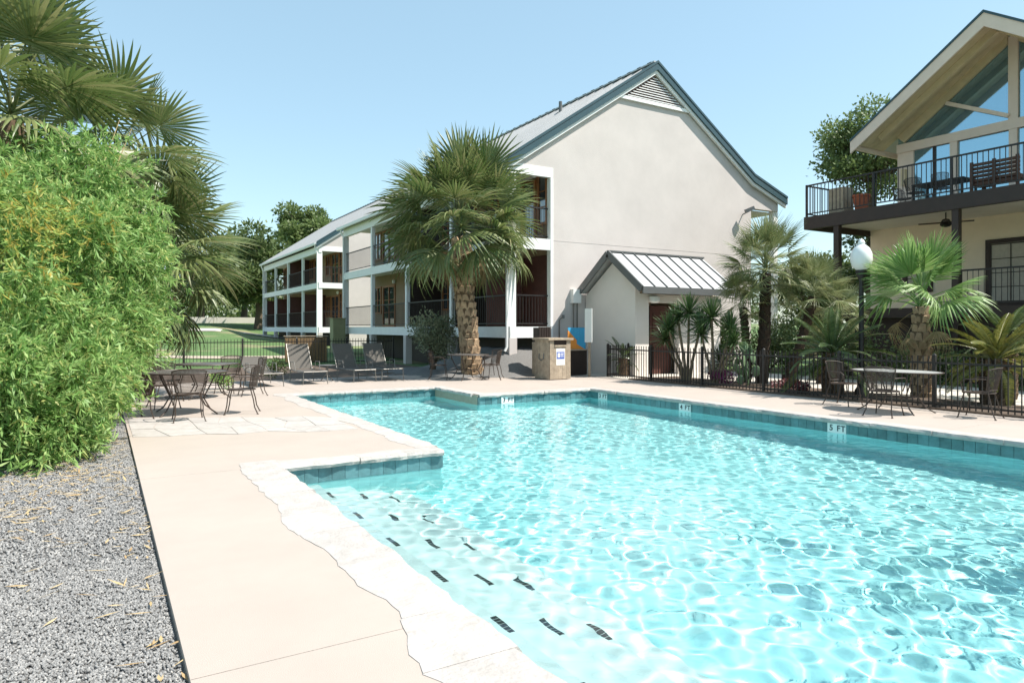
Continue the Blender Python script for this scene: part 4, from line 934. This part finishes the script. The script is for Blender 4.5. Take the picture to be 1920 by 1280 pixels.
# yuccas
def rosette(name, mat, n, L_, wd, seed):
    rg = np.random.default_rng(seed); V = []; F = []
    for k in range(n):
        el = R(88-118*((k+.5)/n)+rg.uniform(-8, 8)); az = k*2.39996+rg.uniform(-.2,.2); d = Vector((math.cos(el)*math.cos(az), math.cos(el)*math.sin(az), math.sin(el)))
        s = Vector((-math.sin(az), math.cos(az), 0)); u = s.cross(d); ll = L_*rg.uniform(.8, 1.1); b = len(V)
        for t, ww in ((.03,.6),(.3,1),(.65,.85),(1,.03)):
            p = d*ll*t-Vector((0,0,1))*ll*.10*t*t; V += [p-s*wd*ww/2, p-u*wd*ww*.25, p+s*wd*ww/2]
        for i in range(3): o = b+3*i; F += [(o,o+1,o+4,o+3),(o+1,o+2,o+5,o+4)]
    me = bpy.data.meshes.new(name); me.from_pydata([tuple(v) for v in V], [], F); me.materials.append(mat); return me
ROS = [rosette('leaf_rosette', M['yucca'], 90, .60, .042, s) for s in (1, 2, 3)]
def yucca(x, y, heads, label):
    o = thing('yucca', label, 'yucca', (x, y, 0))
    for (dx, dy, z, s) in heads:
        MB().tube([(x+dx*.15, y+dy*.15, -.05), (x+dx*.35, y+dy*.35, z*.35), (x+dx*.8, y+dy*.8, z*.75), (x+dx, y+dy, z)], [.05,.04,.034,.03], 8).build('stem', M['stem'], o, True)
        link('leaf_rosette', rg.choice(ROS), o, Matrix.Translation((x+dx, y+dy, z)) @ Matrix.Rotation(rg.uniform(0, 6), 4, 'Z') @ Matrix.Scale(s, 4))
yucca(13.55, 13.35, [(-.25,.45,1.45,1.0), (.1,.05,1.9,1.1), (-.1,.75,1.15,.9), (.2,-.25,1.55,1.0), (.0,.35,1.75,.9)], 'multi-stemmed yucca behind the fence nearest the hut door')
yucca(13.6, 12.45, [(0,.1,1.75,1.1), (.25,-.3,1.45,1.0), (-.15,.3,1.3,.9), (.1,-.55,1.15,.85)], 'multi-stemmed yucca behind the fence beside the prickly pear')
yucca(14.9, 13.4, [(0,0,.5,1.1)], 'stemless dark yucca on the far side of the bed')
# prickly pear
pc = thing('prickly_pear', 'pale green prickly pear cactus behind the fence', 'cactus', (13.95, 11.75, 0))
padm = bpy.data.meshes.new('pad'); pv = MB().lathe([(.001,-1),(.5,-.85),(.86,-.45),(1,.05),(.9,.5),(.5,.87),(.001,1)], 12); padm.from_pydata(pv.v, [], pv.f); padm.materials.append(M['cactus']); padm.shade_smooth()
for k in range(22):
    z = .12+.95*(k/22)**.9; a = rg.uniform(0, 6.28); rr = rg.uniform(.03,.36)*(1-.35*z)
    link('pad', padm, pc, Matrix.Translation((13.95+.8*rr*math.cos(a), 11.75+1.2*rr*math.sin(a), z)) @ Matrix.Rotation(rg.uniform(0, 6.28), 4, 'Z') @ Matrix.Rotation(R(rg.uniform(-32, 32)), 4, 'X') @ Matrix.Diagonal((.10*rg.uniform(.8,1.15), .022, .14*rg.uniform(.8,1.15), 1)))
# generic leafy masses
def cloud(centers, radii, n, L_, W_, up=.2, droop=0, shell=.55, rs=None):
    rs = rs or RNG; centers = np.asarray(centers, float); radii = np.asarray(radii, float)
    vol = radii.prod(axis=1); ci = rs.choice(len(centers), n, p=vol**.4/(vol**.4).sum())
    d = rs.normal(size=(n, 3)); d /= np.linalg.norm(d, axis=1, keepdims=True); r = shell+(1-shell)*rs.random(n)**.7; r *= 1+.12*rs.normal(size=n)
    pos = centers[ci]+d*radii[ci]*r[:, None]
    dirs = d*.7+rs.normal(size=(n, 3))*.7; dirs[:, 2] += up-droop
    return pos, dirs, L_*rs.uniform(.6, 1.3, n), W_*rs.uniform(.7, 1.2, n)
# bamboo mass
bm_ = thing('bamboo_clump', 'large feathery light green bamboo clump on the left', 'bamboo', (-2.2, 10.6, 0))
rb = np.random.default_rng(21)
def at(px, py, d):
    u = (px-960)/1280; c_, s_ = math.cos(R(31)), math.sin(R(31)); return np.array((d*(s_+u*c_), d*(c_-u*s_), 1.5+(614-py)/1280*d))
bc = []; br = []
for (px, py, d, r) in ((40,365,9.8,105),(150,365,10.3,90),(210,405,10.8,78),(238,480,10.8,66),(250,560,10.8,54),(208,640,10.4,52),(160,470,9.8,105),(60,470,8.9,125),(150,610,9.3,100),(50,610,8.3,120),(45,730,7.7,110),(140,730,8.7,80),(165,790,9.2,32),(100,815,8.2,62),(20,830,7.4,70),(165,700,9.6,48),(-60,500,8.5,160),(-60,750,7.5,130),(90,345,11.5,100)):
    p = at(px, py, d); rr_ = r*d/1280
    bc.append(p); br.append((rr_*.9,)*3)
    for k in range(13):
        q_ = rb.normal(size=3); q_ /= np.linalg.norm(q_)
        bc.append(p+q_*rr_*.92); br.append((rb.uniform(.16,.34),)*3)
# twigs: each carries a spray of leaves
def sprays(nt_, per, cs, rs_, L_, W_, rgn, mat, name, parent, span=.26):
    pos, dirs, _, _ = cloud(cs, rs_, nt_, 1, 1, .5, .35, .6, rgn)
    dirs /= np.linalg.norm(dirs, axis=1, keepdims=True)
    t = rgn.random((nt_, per)); P3 = pos[:, None, :]+dirs[:, None, :]*t[..., None]*span; P3[..., 2] -= (t**2)*span*.35
    D3 = dirs[:, None, :]*.9+rgn.normal(size=(nt_, per, 3))*.55; D3[..., 2] -= .28
    n = nt_*per; nr = np.tile([0, 0, 1.], (n, 1))+rgn.normal(size=(n, 3))*.6
    v, f = leafarr(P3.reshape(-1, 3), D3.reshape(-1, 3), L_*rgn.uniform(.6, 1.25, n), W_*rgn.uniform(.7, 1.25, n), nrm=nr, bend=.12)
    k = v.reshape(-1, 4, 3); ok = (k[:, :, 2].min(1) > -.03) & ~((k[:, :, 0].max(1) > .12+.08*np.sin(k[:, 0, 1]*5)) & (k[:, 0, 2] < .35)); k = k[ok]
    return link(name, np_mesh(name, k.reshape(-1, 3), np.arange(4*len(k)).reshape(-1, 4), mat), parent)
sprays(9000, 12, bc, br, .135, .026, rb, M['bamboo'], 'foliage', bm_)
sprays(100, 12, [at(30,400,8.1), at(60,445,8.0), at(140,430,8.9), at(30,500,7.6)], [(.5,.35,.35),(.4,.4,.5),(.5,.4,.3),(.5,.4,.3)], .13, .022, rb, M['bambooy'], 'yellow_foliage', bm_)
for k in range(46):
    a = rb.uniform(0, 6.28); r = rb.uniform(.2, 1.0); x, y = -2.0+1.1*r*math.cos(a), 11.0+1.4*r*math.sin(a); h = rb.uniform(1.8, 3.6); lx, ly = rb.uniform(-.5,.7), rb.uniform(-.5,.4)
    MB().tube([(x, y, -.05), (x+lx*.2, y+ly*.2, h*.5), (x+lx, y+ly, h)], [.016,.012,.005], 5).build('culm', M['culm'], bm_, True)
for (a, b_) in (((-.25,12.6,2.9),(.25,12.9,4.9)), ((-.15,12.5,2.8),(.42,12.75,4.75)), ((-1.6,11.6,3.2),(-1.5,11.7,4.6)), ((-2.6,9.1,1.0),(-1.75,9.3,1.35)), ((-1.5,9.2,.9),(-.9,9.5,.55))):
    m_ = (Vector(a)+Vector(b_))/2+Vector((-.03,0,.03)); MB().tube([a, m_, b_], [.012,.01,.005], 6).build('culm', M['culm'], bm_, True)
def shrub(name, label, cat, c, rad, n, L_, W_, mat, group=None, nsub=7, up=.3, stems=True, seed=0):
    rs = np.random.default_rng(seed+5); c = np.array(c, float); rad = np.array(rad, float)
    o = thing(name, label, cat, (c[0], c[1], c[2]-rad[2]), 0, group)
    cs = c+rs.uniform(-.55, .55, (nsub, 3))*rad; rr = rad*rs.uniform(.4, .62, (nsub, 1))
    p, d, l, w_ = cloud(cs, rr, n, L_, W_, up, 0, .4, rs)
    v, f = leafarr(p, d, l, w_, nrm=np.tile([0,0,1.], (n,1))+rs.normal(size=(n,3))*.7, bend=.15)
    link('foliage', np_mesh('foliage', v, f, mat), o)
    if stems:
        for k in range(nsub):
            t = Vector(cs[k]); MB().tube([(c[0]+rs.uniform(-.1,.1), c[1]+rs.uniform(-.1,.1), c[2]-rad[2]-.05), ((c[0]+t.x)/2, (c[1]+t.y)/2, (c[2]-rad[2]+t.z)/2), t], [.02,.014,.006], 5).build('stem', M['bark'], o, True)
    return o
shrub('shrub', 'grey-green leafy shrub left of the tall palm trunk', 'shrub', (9.15, 20.2, 1.15), (.8, .6, .95), 5200, .10, .045, M['sage'], seed=1, nsub=14)
shrub('purple_plant', 'magenta leafy bedding plant behind the fence beside the yucca', 'plant', (13.75, 12.25, .2), (.35, .5, .2), 900, .09, .028, M['purple'], None, 6, .8, False, 2)
shrub('purple_plant', 'reddish bedding plant left of the dark green cycad', 'plant', (13.9, 10.45, .17), (.3, .45, .18), 700, .08, .03, M['pink'], None, 6, .8, False, 3)
shrub('purple_plant', 'small magenta bedding plant at the foot of the dark green cycad', 'plant', (13.6, 9.85, .13), (.2, .2, .14), 350, .08, .03, M['pink'], None, 4, .8, False, 4)
shrub('shrub', 'low green plant at the foot of the left lounger', 'shrub', (2.55, 18.0, .22), (.3, .3, .24), 500, .1, .035, M['bamboo'], None, 5, .4, False, 6)
shrub('shrub', 'dark low plant between the two left loungers', 'shrub', (4.35, 20.6, .3), (.5, .3, .3), 900, .09, .03, M['oakleaf'], None, 6, .4, False, 7)
for i, (x, y, z, r1, r2, lab) in enumerate(((17.5, 4.6, .5, .9, .6, 'dark shrub at the right edge below the lodge deck'), (18.8, 7.2, .7, 1.2, .8, 'dark shrub below the lodge deck behind the bright fan palm'), (18.9, 9.9, .7, 1.2, .8, 'dark shrub below the lodge deck behind the lamp post'), (18.6, 12.2, .8, 1.1, .9, 'dark shrub below the lodge balcony corner'))):
    shrub('shrub', lab, 'shrub', (x, y, z), (r1, r1*1.1, r2), 2600, .11, .05, M['oakleaf'], None, 10, .3, True, 20+i)
for i, (x, y, z, r1, r2, lab) in enumerate(((18.4, 16.6, .8, .9, .9, 'dense shrub at the right end of the hut'), (20.0, 16.0, .9, 1.0, 1.0, 'dense shrub between hut and lodge, middle of the row'), (21.8, 16.4, 1.0, 1.1, 1.1, 'dense shrub at the lodge end of the row'))):
    shrub('shrub', lab, 'shrub', (x, y, z), (r1, r1, r2), 3000, .12, .05, M['oakleaf'], None, 10, .3, True, 40+i)
# trees
def tree(label, x, y, z0, zc, rad, n, L_, mat, seed, group=None, nsub=22):
    rs = np.random.default_rng(seed); o = thing('oak_tree', label, 'tree', (x, y, z0), 0, group)
    c = np.array((x, y, zc)); rad = np.array(rad)
    u = rs.normal(size=(nsub, 3)); u /= np.linalg.norm(u, axis=1, keepdims=True); cs = c+u*rad*rs.uniform(.35, .95, (nsub, 1)); cs[:, 2] = np.maximum(cs[:, 2], zc-rad[2]*.7)
    rr = np.ones((nsub, 3))*rad.mean()*rs.uniform(.22, .42, (nsub, 1))*np.array((1.15, 1.15, .7))
    top = Vector((x, y, zc-rad[2]*.5)); tr = .05*rad.mean()+.12
    MB().tube([(x, y, z0-.3), (x+.1, y, (z0+top.z)/2), top], [tr*1.4, tr, tr*.7], 10).build('trunk', M['bark'], o, True)
    for k in range(nsub):
        t = Vector(cs[k]); m_ = top.lerp(t, .5)+Vector((rs.uniform(-.3,.3), rs.uniform(-.3,.3), .2)); MB().tube([top, m_, t], [tr*.45, tr*.25, tr*.08], 6).build('limb', M['bark'], o, True)
    p, d, l, w_ = cloud(cs, rr, n, L_, L_*.55, .2, .1, .3, rs)
    v, f = leafarr(p, d, l, w_, nrm=np.tile([0,0,1.], (n,1))+rs.normal(size=(n,3))*.8, bend=.1)
    link('crown', np_mesh('crown', v, f, mat), o); return o
tree('leafy oak tree behind the left eave of the lodge roof', 28.7, 17.4, 0, 9.0, (2.5, 2.3, 2.5), 13000, .19, M['oaklight'], 3, nsub=26)
tree('oak tree top showing behind the lodge ridge at the right edge', 38, 12.0, 0, 12.8, (2.5, 2.5, 2.5), 6000, .3, M['oaklight'], 4)
for i, (x, y, zc, r_, rz_, m_, lab) in enumerate((
    (13.5, 72, 6.8, 5.0, 4.5, 'oakleaf', 'dark oak tree just left of the far motel wing'),
    (22.8, 90, 14.2, 4.2, 3.6, 'oaklight', 'lighter oak tree rising above the far motel roof'),
    (9.5, 84, 8.2, 5.0, 5.6, 'oakleaf', 'tall oak tree between the palm and the far motel wing'),
    (2, 88, 6.8, 6.0, 5.0, 'oakleaf', 'broad oak tree beyond the wall behind the palm fronds'),
    (-9, 90, 7.0, 7.0, 5.5, 'oakleaf', 'broad oak tree far left hidden mostly by bamboo'),
    (16.5, 98, 8.5, 5, 5, 'oakleaf', 'oak tree behind the far end of the far motel wing'))):
    tree(lab, x, y, float(H(x, y)), zc, (r_, r_, rz_), 9000, .5, M[m_], 30+i, 'oak trees beyond the lawn', 24)
hw = np.random.default_rng(9)
cs = np.stack([hw.uniform(-120, 140, 260), hw.uniform(105, 150, 260), hw.uniform(3, 6.5, 260)], 1); p, d, l, w_ = cloud(cs, np.tile([5., 5, 3.2], (260, 1)), 26000, 1.1, .6, .2, 0, .3, hw)
v, f = leafarr(p, d, l, w_); tag(link('distant_wood', np_mesh('distant_wood', v, f, M['oakleaf'])), 'belt of far-off woodland behind the buildings', None, None, 'stuff')
for i, (x, y) in enumerate(((31, 22), (29.5, 17.2), (36, 25))):
    tree(('leafy tree behind the gap between motel and lodge', 'leafy tree behind the lodge', 'leafy tree farther back in the gap beside the motel')[i], x, y, 0, 3.6, (2.6, 2.6, 2.3), 7000, .22, M['oakleaf'], 50+i, None, 14)
